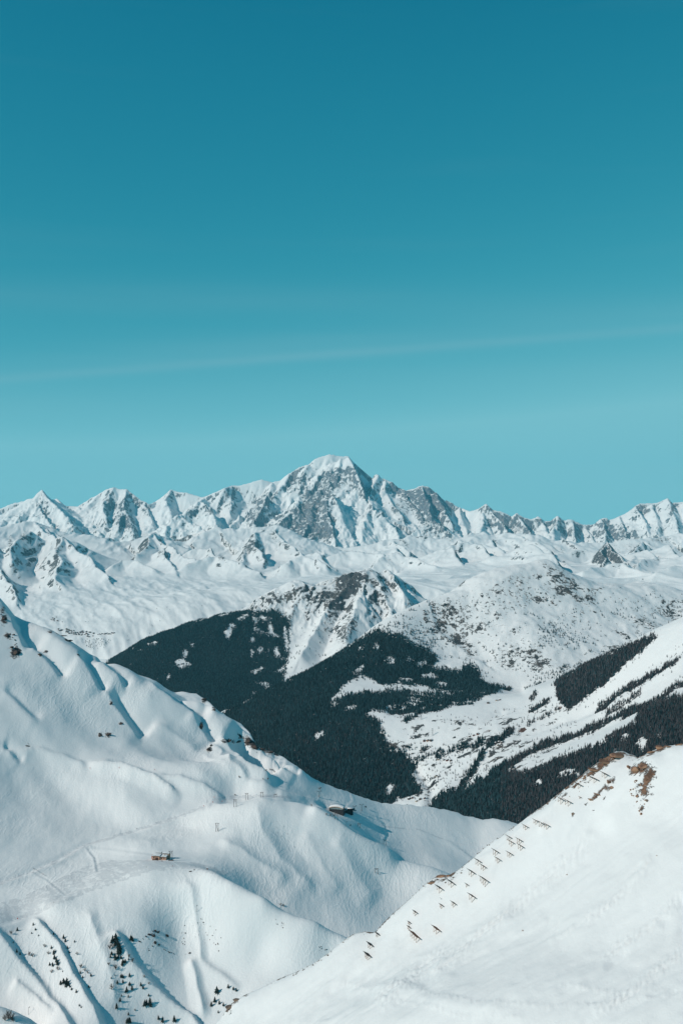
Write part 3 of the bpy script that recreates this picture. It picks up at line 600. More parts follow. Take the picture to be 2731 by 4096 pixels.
body += [(-80,780,1660),(-80,870,1440),(-80,935,1240),(0,800,1680),(0,850,1540),(0,900,1390),(0,925,1310),(50,830,1640),(50,870,1510),(50,905,1365),(39,916.5,1350),(75,897,1395),(100,790,1803),(100,830,1690),(100,860,1570),(98,890,1420),
 (150,770,1895),(150,810,1780),(150,840,1650),(160,857,1580),(148,874,1478),(185,800,1850),(185,828,1750),(185,850,1640),(185,868,1530),(213,873,1500),(204,775,1930),(215,805,1810),(215,838,1690),
 (235,785,1960),(235,797,1930),(235,803.5,1800),(235,830,1720),(235,860,1630),(232,876,1570),(230,884,1480),(256,893,1575),(262,900,1465),(265,780,2000),(268,800,1815),(289,780,2040),(289,795,1980),(289,802.5,1830),(289,840,1740),(289,880,1640),(289,904,1580),
 (289,914,1460),(315,922.5,1450),(341,938,1440),(380,960,1420),(305,805,1830),(320,812,1825),(341,823,1820),(341,870,1710),(341,915,1600),(359,836.5,1812),(374,845.5,1806),(389,855.5,1800),(389,885,1730),(389,912,1660),(428,867,1785),(448,875,1775),(470,890,1750),
 (560,930,1700),(640,960,1650),(420,940,1600),(500,990,1480),(325,806,2030),(345,811,2040),(341,820,1960),(389,830,2080),(389,847,2010),(440,838,2120),(440,863,2020),(480,845,2140),(480,868,2060),(520,850,2120),(560,880,2050)]
def hid(px, Y, z): return (px, CY-z/Y*F, Y)
body += [hid(235,1870,-552),hid(235,1525,-584),hid(262,1525,-610),hid(289,1920,-566),hid(289,1515,-645),hid(318,1510,-660),hid(350,1505,-672),hid(320,1910,-605),hid(341,1900,-612),hid(389,1920,-682),hid(430,1910,-712),hid(470,1910,-725)]
body += [(-40,998,1135),(0,1006,1140),(14,1011,1142),(28,1018,1144),(44,1030,1146),(0,1060,1090),(50,1080,1090),hid(-40,1172,-600),hid(0,1178,-607),hid(20,1182,-612),hid(40,1186,-622),(0,970,1245),(0,1024,1182),(50,960,1275),(50,1024,1190),(98,950,1308),(98,1024,1210),(148,930,1385),(148,1024,1268),(185,930,1440),(185,1024,1303),(213,930,1440),(230,990,1370),(262,945,1430),(300,960,1405),(330,955,1420),(260,1000,1350),
         hid(-80,1050,-690),hid(0,1000,-760),hid(100,1050,-810),hid(200,1100,-830),hid(330,1150,-830),hid(0,870,-860),hid(200,870,-980),hid(400,1150,-850),hid(600,1150,-860),hid(600,870,-1000)]
nearer = lambda q, k: q[:k]+[(a, b, c*(1-0.075*float(sstep(0, 280, a)))) for a, b, c in q[k:]]
crestG = nearer(crestG, 22); body = nearer(body, 15)
fit = tps_fit(crestG+behind(crestG, 1.10, 0.5)+body)
z = tps_eval(fit, SH.PX, SH.Y); SH.Z = z; py = SH.py(); px = SH.PX
X, Y = SH.X, SH.Y
def crestline(z, line, A, wl, wr, fade=0.15, front=None):
    """a wind-shaped snow crest: gentle on the left of travel, steep on the right (image space of the bare slope)"""
    d, sd, tt = polydist(px+5.0*fbm(X/50, Y/50, 2, 301), py+3.0*fbm(X/50, Y/50, 2, 302), line)
    w = np.where(sd < 0, wr, wl); prof = np.clip(1-d/w, 0, 1); prof = prof**1.35
    e = sstep(0, fade, tt)*sstep(1, 1-fade, tt) if fade else 1
    return z + A*prof*e
def swell(z, x, y, rx, ry, ang, A): return z + A*blob(px, py, x, y, rx, ry, ang)
# soft folds running down the big slope
z = z + sstep(860, 820, py)*sstep(300, 200, px)*(9*fbm((X*0.75+Y*0.66)/110, (X*0.66-Y*0.75)/380, 2, 310)) + 2.0*fbm(X/60, Y/80, 3, 311)
# humps whose eastern sides drop away into shade, then rise gently again
def scarp(z, line, D, w, rec, lift=0.35, wl=16):
    d, sd, tt = polydist(px+2.0*fbm(X/45, Y/45, 2, 301), py+1.5*fbm(X/45, Y/45, 2, 302), line)
    e = sstep(0, 0.22, tt)*sstep(1, 0.80, tt)
    r = np.where(d < w, -(1+lift)*(d/w)**0.9, -(1+lift)*(1-np.clip((d-w)/rec, 0, 1))**1.5)+lift
    r = np.where(d > w, r-lift*np.clip((d-w)/rec, 0, 1), r)
    return z + D*e*np.where(sd < 0, r, lift*np.exp(-(d/wl)**2))
for ln, D, w, rec in [([(-6,592),(4,606),(12,622),(20,640),(26,654)],15,8,26),([(24,640),(40,654),(52,668),(62,682)],12,7,18),([(36,626),(56,640),(76,652),(98,664),(112,672)],9,10,16),([(74,656),(84,664),(92,678),(102,694)],14,6,12),([(92,660),(104,664),(114,674),(126,690)],10,6,10),
      ([(102,686),(111,700),(121,716),(132,732),(142,744)],15,10,26),([(146,678),(158,690),(176,703),(194,714),(208,722)],26,13,14),([(190,712),(199,724),(207,736),(212,746)],12,7,12),([(214,734),(222,744),(232,758),(246,770),(266,778),(280,782)],54,20,13),([(274,762),(284,769),(298,777)],11,6,8),
      ([(0,690),(12,700),(26,716),(40,726)],6,6,14),([(0,744),(10,752),(20,764)],6,5,10)]:
    z = scarp(z, ln, D, w, rec)
z = crestline(z, [(206,744),(216,756),(232,772),(250,786)], 8, 14, 6)
z = crestline(z, [(150,722),(175,738),(205,760),(240,784)], 7, 20, 12)
z = crestline(z, [(0,748),(40,752),(70,762),(90,770)], 5, 10, 5)
z = crestline(z, [(84,765),(120,768),(152,778),(172,792),(184,800)], 11, 12, 6, 0.2)
z = crestline(z, [(150,774),(180,780),(200,786),(225,800)], 7, 10, 5)
z = crestline(z, [(240,786),(275,793),(310,800),(326,806)], 6, 8, 4)
# gully under the near ridge and folds of the round hill
for ln, A, a, b in [([(256,800),(262,830),(280,862),(300,880),(318,892)],6,24,18),([(218,838),(240,850),(262,868),(290,884)],5,14,10),([(305,806),(330,822),(352,838),(374,850),(400,862)],12,22,9),([(330,840),(350,866),(366,890),(376,905)],5,18,16),([(300,830),(320,860),(340,895)],3,18,16)]: z = crestline(z, ln, A, a, b)
# ribs of the near face
z = crestline(z, [(-12,928),(0,940),(17,964),(43.5,997),(66,1024),(80,1045)], 10, 30, 9, 0.08)
z = crestline(z, [(34,918),(42,930),(52,941),(63,955),(72,977),(87,999),(96,1021),(104,1040)], 10, 28, 8, 0.08)
z = crestline(z, [(112,930),(117.5,942),(130.6,964),(152,990),(165,1005),(191,1023),(206,1040)], 11, 30, 9, 0.08)
z = crestline(z, [(186,880),(196,930),(204,965),(226,985),(242,994)], 7, 26, 10)
z = crestline(z, [(84,905),(96,935),(108,970),(116,1010)], 4, 14, 10)
z = crestline(z, [(190,960),(200,1000),(206,1020)], 7, 12, 9)
z = crestline(z, [(10,985),(34,1004),(52,1020)], 8, 16, 6)
z = swell(z, 170, 905, 34, 34, 0, 14)
# cut benches of the pistes and the road
def bench(z, line, w, cut):
    d, sd, tt = polydist(px, py, line); s = np.where(sd > 0, d, -d)
    return z + cut*np.exp(-(d/w)**2)*np.clip(s/w, -1, 1)*sstep(0, .06, tt)*sstep(1, .94, tt)
ROAD = [(-20,888),(0,884),(30,873),(60,860),(84,846),(110,838),(136,830),(160,823),(185,814),(205,806),(207,801)]
PISTE = [(-20,928),(10,924),(38,915),(60,900),(86,886),(118,876),(150,868),(190,866),(215,870)]
z = bench(z, ROAD, 3.0, 4.2); z = bench(z, PISTE, 4.0, 2.6)
z = bench(z, [(85,847),(100,849),(130,852),(155,856)], 2.0, 1.2); z = bench(z, [(86,848),(94,858),(97,873)], 2.0, 1.5); z = bench(z, [(31,872),(46,880),(66,895)], 1.5, 1.2)
z = bench(z, [(375,816),(384,826),(386,835),(383,842)], 2.0, 1.8); z = bench(z, [(380,826),(420,830),(450,842),(475,860)], 2.0, 1.8); z = bench(z, [(345,806),(352,800),(349,793)], 1.5, 1.5)
# ski tracks: fine corrugation that follows the fall line
trk = sstep(700, 740, py)*sstep(0, 0.4, fbm(X/260, Y/260, 2, 321)+0.25)
z = z + trk*0.22*perlin((X+0.35*Y+14*fbm(X/40, Y/40, 2, 322))/9.0, (Y-0.35*X)/60, 323)
SH.Z = z; py = SH.py()
cl = np.interp(px, [a for a, b, c in crestG], [b for a, b, c in crestG])
far = (Y > np.interp(px, [a for a, b, c in crestG], [c for a, b, c in crestG])*0.93)
SH.Z = np.where(far, np.minimum(z, CAMZ+(CY-(cl-1.2-1.6*fbm(px/9, px*0, 3, 9)))/F*Y), z)
py = SH.py()
rock = np.zeros_like(px)
for bx in [(16,652,6,6,30,1.0),(4,620,4,6,20,.8),(8,636,4,4,0,.8),(3,610,3,4,0,.7),(40,655,3,2,30,.8),(46,652,2.5,1.5,0,.7),(100,735,2.5,2,0,1),(108,735,4,2.5,20,1),(111,703.5,2,2,0,1),(121,723,2.2,2,0,1),(201,726,2.2,4,0,1),(209,749,4,3.5,-40,.8),(204.5,700,3,4,45,.9),(214,709,3,2,40,.7),
           (60,633,6,2,20,.8),(68,640,4,2,20,.9),(78,655,4,1.2,10,.7),(50,632,3,2,20,.8),(28,745,3,1,10,.6),(228,741,8,2.0,0,.8),(248,741,6,4,40,1),(254,746,6,4,30,1),(266,751,9,3,20,.7),(276,754,4,2.5,0,.8),(240,736,5,3,30,.6),(320,788,3,1.5,0,.6)]:
    rock = np.maximum(rock, bx[5]*0.95*blob(px, py, *bx[:5]))
def snow_tracks(t, nb):
    # crossing ski tracks: two sets of wavering furrows
    out = nb
    for ang, sc, d in ((R(25), 0.16, 0.55), (R(-18), 0.11, 0.6), (R(60), 0.07, 0.35)):
        w = t.n.new('ShaderNodeTexWave'); w.wave_type = 'BANDS'; w.bands_direction = 'X'; w.inputs['Scale'].default_value = sc*0.26
        w.inputs['Distortion'].default_value = 14; w.inputs['Detail'].default_value = 2; w.inputs['Detail Scale'].default_value = 1.2
        t.l.new(t.mapping((1, 0.55, 1), (0, 0, ang)), w.inputs['Vector'])
        m = t.ramp(t.noise(0.006, 2, 0.5), 0.38, 0.62)
        h = t.math('MULTIPLY', t.ramp(w.outputs[1], 0.55, 0.95), m)
        out = t.bump(h, d*0.30, 0.7, out)
    return out
mat_hill = land_material('ski_hill_snow', 3.2, (0.085, 0.075, 0.07), (0.045, 0.042, 0.045), (0.12, 0.08, 0.06), bump=0.5, sharp=6, extra=snow_tracks, rock_stretch=(1, 1, 0.8), brown=(0.70, 0.715, 0.725), brown2=(0.645, 0.665, 0.68))
pack = 0.75*inpoly(px+2*fbm(X/25, Y/25, 2, 331), py, [(-90,935),(-90,905),(0,903),(30,893),(60,878),(85,866),(110,860),(150,860),(200,863),(232,873),(226,877),(190,869),(150,872),(100,889),(60,904),(38,915),(0,924)])
for ln, w in ((ROAD, 2.3), ([(86,848),(94,858),(97,873)], 1.2), ([(210,806),(214,799),(235,797),(262,796),(290,797)], 2.5), ([(375,816),(384,826),(386,835),(383,842)], 1.1), ([(380,826),(420,830),(450,842),(475,860)], 1.1), ([(345,806),(352,800),(349,793)], 1.0), ([(330,814),(345,814),(360,812)], 3.0)):
    pack = np.maximum(pack, 0.8*np.exp(-(polydist(px, py, ln)[0]/w)**2))
pack = pack*(0.8+0.5*fbm((X+Y*.5)/9, (X*.5-Y)/120, 2, 332))
SH.build('ski_hill', mat_hill, [np.clip(rock, 0, 1), 0, np.clip(pack, 0, 1)], 'broad snow hill with pistes, humps and ribs on the left')

# ---------------- the near slope on the right
NS = Layer(120, 790, 300, 800, 640, 340)
def planeY(px, py): return 456.0/((py-CY)/F + 0.60*(px-CX)/F + 0.22)
crestI = [(150,1085),(190,1048),(220,1020),(229,1005.5),(241.5,996.7),(261,988),(278.5,979.3),(294,972.8),(313,964),(328.6,953),(341,942.2),(354,933.5),(364,932),(374,933),(382.5,923.8),(395.5,910.7),(411,896.6),(421.6,885.7),(432.5,877),(441,876),(450,874.8),(463,865),(474,855.3),(489,842.2),(504,832.5),(515,824.8),
          (530,814),(547.7,802),(558.6,793.3),(571.6,783.5),(587,770.5),(602,759.6),(615,752.5),(621.6,751),(628,753),(637,758.5),(645.6,754.2),(658.6,746.6),(667.3,743.8),(682,743.5),(730,728),(790,712)]
cr = [(a, b, planeY(a, b)) for a, b in crestI]
fit = tps_fit(cr+behind(cr, 1.05, 0.75)+behind(cr, 1.10, 0.7)+[(a, b, planeY(a, b)-o) for a, b, o in [(682,800,0),(682,870,2),(682,940,3),(682,1024,16),(600,820,0),(600,880,2),(600,950,8),(600,1024,24),(520,870,2),(520,940,9),(520,1024,32),(440,920,2),(440,970,13),(440,1024,40),(360,970,4),(360,1024,38),
               (300,1000,6),(300,1024,16),(250,1024,4),(760,800,0),(760,900,0),(760,1024,2)]]+[(300,1150,520),(440,1150,480),(600,1150,430),(760,1150,380),(440,1400,350),(640,1400,320),(200,1200,560)])
z = tps_eval(fit, NS.PX, NS.Y); NS.Z = z; px = NS.PX; py = NS.py(); X, Y = NS.X, NS.Y
U, V = X*0.94+Y*0.34, X*0.34-Y*0.94                     # up the fall line / along the contour
wob = fbm(X/30, Y/30, 3, 401)
z = z + 4.5*fbm(V/70+0.4*wob, U/260, 3, 402) + 1.1*fbm(V/12+0.8*wob, U/80, 3, 403) + 0.42*fbm(V/3.0, U/26, 2, 404) + 0.5*fbm(X/45, Y/45, 3, 408)
for ln, A, a, b in [([(662,748),(640,775),(618,808),(600,836)],3.5,14,10),([(590,790),(560,824),(520,862),(470,905)],2.0,16,12),([(682,830),(620,900),(560,950)],2.5,30,16),([(520,905),(470,950),(420,985)],2.0,22,14),([(350,985),(400,990),(450,1004),(520,1012)],1.2,7,7)]:
    d, sd, tt = polydist(px, py, ln); z = z + A*np.exp(-(d/np.where(sd > 0, a, b))**2)*sstep(0, .2, tt)*sstep(1, .8, tt)
# slid snow: rough tongues down the fall line
slide = np.zeros_like(px)
for ln, w in [([(647,868),(625,895),(600,915),(588,924)],6),([(682,900),(650,930),(620,948),(606,957)],6),([(590,838),(560,870),(520,905),(470,945),(436,972)],8),([(572,932),(560,938),(552,942)],3),([(440,955),(410,980),(380,1000)],9),([(560,860),(500,925),(455,958)],5),([(682,950),(640,985),(600,1010)],7),([(590,760),(560,795),(540,830)],3)]:
    d, sd, tt = polydist(px+2*wob, py+2*wob, ln); slide = np.maximum(slide, np.exp(-(d/w)**2))
z = z + slide*(0.8*fbm(X/2.2, Y/2.2, 3, 405)+1.35*ridged(V/3.6, U/24, 2, 406))
trv = np.zeros_like(px)
for ln in ([(341,982),(370,988),(410,987),(440,996),(480,1002),(540,1006),(600,1003),(682,995)],[(380,1000),(420,1004),(460,1016),(520,1018)],[(560,985),(620,992),(682,990)]):
    d, sd, tt = polydist(px, py+1.5*wob, ln); trv = np.maximum(trv, np.exp(-(d/1.6)**2))
z = z + trv*0.8*(fbm(X/3, Y/3, 2, 407)+0.3)
NS.Z = z; py = NS.py()
cl = np.interp(px, [a for a, b in crestI], [b for a, b in crestI])
cY = np.interp(px, [a for a, b in crestI], [planeY(a, b) for a, b in crestI])
NS.Z = np.where(Y > cY*0.97, np.minimum(z, CAMZ+(CY-(cl-0.5-1.8*np.abs(fbm(px/6, px*0, 3, 10))*(px > 400)))/F*Y), z)
py = NS.py()
rock = np.zeros_like(px)
dist_c = (py-cl)
edge = np.where(px > 345, 0.78, 0.5)*np.exp(-np.clip(dist_c, 0, 99)/np.interp(px, [200,300,420,440,470,540,560,600,640,682], [3.0,1.0,1.6,4.2,1.6,2.2,2.6,5.5,4,2.5]))
rock = np.maximum(rock, edge*(0.72+0.5*fbm(px/9, py/9, 2, 411)))
for bx in [(604,763,17,4.5,-36,.95),(617,755,9,4,-10,.95),(590,773,10,3,-40,.9),(574,786,8,1.6,-38,.8),(562,796,6,2.0,-38,.6),(640,768,9,6,-35,1),(634,770,6,6,0,.95),(648,776,6,12,18,1),(643,790,8,9,20,.75),(642,802,4,12,20,.6),(636,797,3,4,0,.7),(640,810,2,6,10,.5),(660,748,10,3.4,-28,.9),(652,752,6,2.6,-30,.8),(676,744,8,1.6,0,.8),
           (607,787,5,5,-45,.75),(596,795,9,2,-38,.85),(586,803,5,1.6,-45,.7),(612,780,4,4,-40,.7),(572,814,3,2,-40,.75),(592,810,2,1.4,-30,.7),(604,798,1.5,5,25,.5),(594,795,4,2.5,0,.5),(633,806,3,3,0,.5),(586,782,3,2,0,.5),(441,881,9,2.5,-30,.7),(452,878,6,2,-20,.5),(430,883,4,2.5,-40,.6),(462,869,5,2,-40,.4),
           (295,974,3,1.6,10,.7),(303,969,3,1.5,0,.6),(278,980,3,1.4,0,.5),(235,1001,5,3,-30,.8),(227,1010,4,5,-60,.8),(656,856,0.9,0.9,0,.7),(522,931,.8,.6,0,.6),(365,932,3,1,0,.5),(345,939,3,1.5,-40,.7)]:
    rock = np.maximum(rock, bx[5]*0.85*blob(px, py, *bx[:5]))
mat_near = land_material('near_slope_snow', 1.15, (0.26, 0.155, 0.105), (0.12, 0.075, 0.055), (0.36, 0.20, 0.125), bump=0.55, sharp=6, rock_stretch=(1, 1, 0.8))
NS.build('near_slope', mat_near, [np.clip(rock, 0, 1), 0, 0], 'steep bright snow slope with brown rock along its crest')

# a floor far below, so that no gap opens between the hills
g = bpy.data.meshes.new('valley_floor'); g.from_pydata([(-31000,-4500,-500),(31000,-4500,-500),(31000,34500,-500),(-31000,34500,-500)], [], [(0,1,2,3)])
mf = NT('valley_floor_snow'); mf.set(mf.b.inputs['Base Color'], mf.mix(mf.ramp(mf.noise(0.002), .4, .6), SNOW, (0.05, 0.06, 0.06))); g.materials.append(mf.m)
go = bpy.data.objects.new('valley_floor', g); COL.objects.link(go); go['kind'] = 'structure'

# ================================================================== THINGS
def plain(name, col, rough=0.7, var=0.25, scale=1.0, metal=0.0, rnd=0.0):
    t = NT(name); a = tuple(c*(1-var) for c in col)
    t.set(t.b.inputs['Base Color'], t.mix(t.ramp(t.noise(scale, 4, 0.6), 0.3, 0.7), a, col))
    if rnd:
        oi = t.n.new('ShaderNodeObjectInfo'); c0 = t.b.inputs['Base Color'].links[0].from_socket
        mx = t.n.new('ShaderNodeMixRGB'); mx.blend_type = 'MULTIPLY'; mx.inputs[0].default_value = 1.0; t.l.new(c0, mx.inputs[1])
        v = t.math('ADD', t.math('MULTIPLY', oi.outputs['Random'], 2*rnd), 1-rnd); t.l.new(v, mx.inputs[2]); t.l.new(mx.outputs[0], t.b.inputs['Base Color'])
    t.b.inputs['Roughness'].default_value = rough; t.b.inputs['Metallic'].default_value = metal
    t.b.inputs['Specular IOR Level'].default_value = 0.2
    return t.m
M = dict(
 spruce=plain('spruce_needles', (0.026, 0.044, 0.040), 0.8, 0.5, 0.6), spruce_far=plain('far_spruce_needles', (0.022, 0.052, 0.060), 0.85, 0.4, 0.02, 0.0, 0.9),
 larch=plain('bare_larch_twigs', (0.072, 0.066, 0.070), 0.85, 0.35, 0.03, 0.0, 0.85), bark=plain('bark', (0.07, 0.05, 0.04), 0.9), twig=plain('bare_twigs', (0.12, 0.10, 0.09), 0.9),
 slat=plain('fence_slat_grey_green', (0.06, 0.075, 0.07), 0.6, 0.35, 0.8), slat_dark=plain('fence_slat_dark', (0.045, 0.036, 0.036), 0.6, 0.35, 0.8), slat_rust=plain('fence_slat_rust', (0.22, 0.085, 0.045), 0.7, 0.4, 0.8),
 rust=plain('rusty_post', (0.30, 0.15, 0.075), 0.75, 0.4, 1.5), strut=plain('dark_strut', (0.05, 0.055, 0.06), 0.6), wood=plain('weathered_pole_wood', (0.085, 0.07, 0.065), 0.85, 0.3, 2.0),
 steel=plain('galvanised_steel', (0.28, 0.30, 0.31), 0.45, 0.2, 1.0, 0.6), larchwall=plain('orange_larch_cladding', (0.58, 0.34, 0.24), 0.75, 0.3, 0.8), stone=plain('tan_stone_wall', (0.50, 0.37, 0.27), 0.85, 0.25, 1.2),
 darkwood=plain('dark_timber', (0.085, 0.052, 0.042), 0.8, 0.35, 0.5), glass=plain('dark_glass', (0.03, 0.045, 0.055), 0.12, 0.2, 0.4), paleglass=plain('pale_glass', (0.30, 0.38, 0.38), 0.15, 0.25, 0.4),
 facade=plain('charcoal_facade', (0.035, 0.038, 0.042), 0.5, 0.2), fascia=plain('pale_wood_fascia', (0.62, 0.44, 0.32), 0.7, 0.15), roofsnow=plain('roof_snow', (0.83, 0.84, 0.845), 0.7, 0.04, 0.5),
 white=plain('white_metal_shell', (0.75, 0.76, 0.77), 0.4, 0.05), black=plain('black_canopy', (0.02, 0.023, 0.026), 0.35, 0.2), red=plain('red_paint', (0.50, 0.05, 0.03), 0.5, 0.15), redwall=plain('red_brown_timber', (0.17, 0.07, 0.055), 0.8, 0.3, 0.3),
 cream=plain('cream_render', (0.45, 0.38, 0.31), 0.85, 0.15), brownrock=None)
def rockmat(name, a, b, c, sc):
    t = NT(name); n = t.noise(sc, 5, 0.62); n2 = t.noise(sc*0.3, 3, 0.5)
    t.set(t.b.inputs['Base Color'], t.mix(t.ramp(n2, 0.45, 0.65), t.mix(t.ramp(n, 0.32, 0.66), a, b), c)); t.b.inputs['Roughness'].default_value = 0.9
    t.b.inputs['Specular IOR Level'].default_value = 0.15
    t.set(t.b.inputs['Normal'], t.bump(n, 0.5)); return t.m
M['brownrock'] = rockmat('rust_brown_rock', (0.13, 0.075, 0.055), (0.30, 0.175, 0.115), (0.42, 0.25, 0.16), 0.9)
M['greyrock'] = rockmat('grey_brown_rock', (0.10, 0.085, 0.075), (0.22, 0.18, 0.155), (0.27, 0.19, 0.14), 1.0)
M['darkrock'] = rockmat('dark_rock', (0.028, 0.027, 0.03), (0.075, 0.062, 0.058), (0.105, 0.072, 0.058), 0.5)

def link(o, parent=None, loc=None):
    COL.objects.link(o)
    if parent: o.parent = parent
    if loc is not None: o.location = loc
    return o
def thing(name, label, cat, loc, group=None, rot=(0, 0, 0), scale=1.0):
    o = bpy.data.objects.new(name, None); link(o, None, loc); o.rotation_euler = rot; o.scale = (scale,)*3 if isinstance(scale, (int, float)) else scale
    o.empty_display_size = 1; o['label'] = label; o['category'] = cat
    if group: o['group'] = group
    return o
def mesh(name, verts, faces, mat=None, smooth=False):
    me = bpy.data.meshes.new(name); me.from_pydata([tuple(v) for v in verts], [], faces)
    if mat: me.materials.append(mat)
    if smooth: me.polygons.foreach_set('use_smooth', [True]*len(me.polygons))
    me.update(); return me
class MBld:
    def __init__(s): s.v, s.f = [], []
    def box(s, c, d, rot=None):
        x, y, z = (q/2 for q in d); n = len(s.v); c = Vector(c)
        for a, b, e in ((-1,-1,-1),(1,-1,-1),(1,1,-1),(-1,1,-1),(-1,-1,1),(1,-1,1),(1,1,1),(-1,1,1)):
            p = Vector((a*x, b*y, e*z)); p = (rot @ p if rot else p)+c; s.v.append(p)
        s.f += [tuple(n+i for i in q) for q in ((0,3,2,1),(4,5,6,7),(0,1,5,4),(1,2,6,5),(2,3,7,6),(3,0,4,7))]; return s
    def bar(s, a, b, w, h=None):
        a, b = Vector(a), Vector(b); d = b-a
        q = d.to_track_quat('Z', 'Y').to_matrix(); return s.box((a+b)/2, (w, h or w, d.length), q)
    def cyl(s, a, b, r1, r2, n=8):
        a, b = Vector(a), Vector(b); q = (b-a).to_track_quat('Z', 'Y').to_matrix(); k = len(s.v)
        for p, r in ((a, r1), (b, r2)):
            for i in range(n): t = 2*math.pi*i/n; s.v.append(p+q @ Vector((r*math.cos(t), r*math.sin(t), 0)))
        s.f += [(k+i, k+(i+1) % n, k+n+(i+1) % n, k+n+i) for i in range(n)]+[tuple(range(k+n-1, k-1, -1)), tuple(range(k+n, k+2*n))]; return s
    def prism(s, prof, y0, y1):                        # profile in x-z, pushed along y
        k, n = len(s.v), len(prof)
        for y in (y0, y1): s.v += [Vector((x, y, z)) for x, z in prof]
        s.f += [(k+i, k+(i+1) % n, k+n+(i+1) % n, k+n+i) for i in range(n)]+[tuple(range(k+n-1, k-1, -1)), tuple(range(k+n, k+2*n))]; return s
    def me(s, name, mat, smooth=False): return mesh(name, s.v, s.f, mat, smooth)
def part(name, bld, mat, parent, smooth=False):
    me = bld if isinstance(bld, bpy.types.Mesh) else bld.me(name, mat, smooth)
    return link(bpy.data.objects.new(name, me), parent)

# ---------------- trees
def crown_mesh(name, seed, mat, h=10.0, r=2.6, tiers=7, n=7, z0=1.0, bare=False):
    rg = random.Random(seed); v, f = [], []
    for t in range(tiers):
        u = t/(tiers-1); zc = z0+(h-z0)*(u**0.9)*0.93; rr = r*(1-u)**0.8*(0.8+0.4*rg.random())+0.18; th = (h-z0)/tiers*1.55; off = rg.random()*6.28
        k = len(v); v.append((rg.uniform(-.1, .1), rg.uniform(-.1, .1), min(zc+th, h+0.2)))
        for i in range(n*2):
            a = off+math.pi*i/n; q = rr*(1.0 if i % 2 == 0 else 0.42)*rg.uniform(0.72, 1.18)
            v.append((q*math.cos(a), q*math.sin(a), zc-(0.55 if i % 2 == 0 else 0.0)*th*rg.uniform(.4, .8)))
        m = n*2; f += [(k, k+1+i, k+1+(i+1) % m) for i in range(m)]
        if not bare: f.append(tuple(k+1+i for i in range(m-1, -1, -1)))
    return mesh(name, v, f, mat)
trunkm = MBld().cyl((0,0,-0.6), (0,0,6), 0.22, 0.08, 6).me('trunk', M['bark'])
crowns = [crown_mesh('crown', 20+i, M['spruce'], 9.5+i*0.4, 3.9+0.4*(i % 3), 6) for i in range(5)]
def twig_mesh(name, seed, n=26, h=5.0, spread=0.8, mat='twig', w=0.09):
    rg = random.Random(seed); b = MBld()
    for i in range(n):
        a = rg.random()*6.28; t = rg.random()*0.35*h; d = Vector((math.cos(a)*spread*rg.uniform(.5, 1.2), math.sin(a)*spread*rg.uniform(.5, 1.2), rg.uniform(.7, 1.3))).normalized()
        p = Vector((0, 0, t)); q = p+d*h*rg.uniform(0.4, 0.75); b.bar(p, q, w)
        for j in range(2):
            e = (d+Vector((rg.uniform(-.8, .8), rg.uniform(-.8, .8), rg.uniform(-.1, .5)))).normalized(); m = p.lerp(q, rg.uniform(.4, .8)); b.bar(m, m+e*h*0.24, w*0.6)
    return b.me(name, M[mat])
twigs = [twig_mesh('twigs', 40+i) for i in range(4)]
larches = []
for i in range(4):
    b = MBld(); rg = random.Random(60+i)
    for k in range(34):
        z = 2.2+k*0.24; a = k*2.4+rg.random(); l = (11.2-z)*0.24*rg.uniform(.7, 1.15)
        b.bar((0, 0, z), (l*math.cos(a), l*math.sin(a), z+rg.uniform(-.2, .5)), 0.20, 0.36)
    larches.append(b.me('crown', M['larch']))
def tree(kind, loc, h, label, group, seed):
    rg = random.Random(seed); rz = rg.random()*6.28
    if kind == 'spruce':
        o = thing('spruce_tree', label, 'tree', loc, group, (rg.uniform(-.05, .05), rg.uniform(-.05, .05), rz), h/10.0); part('trunk', trunkm, None, o); part('crown', crowns[seed % 5], None, o)
    elif kind == 'larch':
        o = thing('larch_tree', label, 'tree', loc, group, (0, 0, rz), h/10.5); part('trunk', trunkm, None, o); part('crown', larches[seed % 4], None, o)
    else:
        o = thing('bare_shrub', label, 'shrub', loc, group, (0, 0, rz), h/5.0); part('stem', trunkm, None, o).scale = (.5, .5, .3); part('twigs', twigs[seed % 4], None, o)
    return o
z8 = lambda x, y: (x*0.1115, 899+y*0.1116)
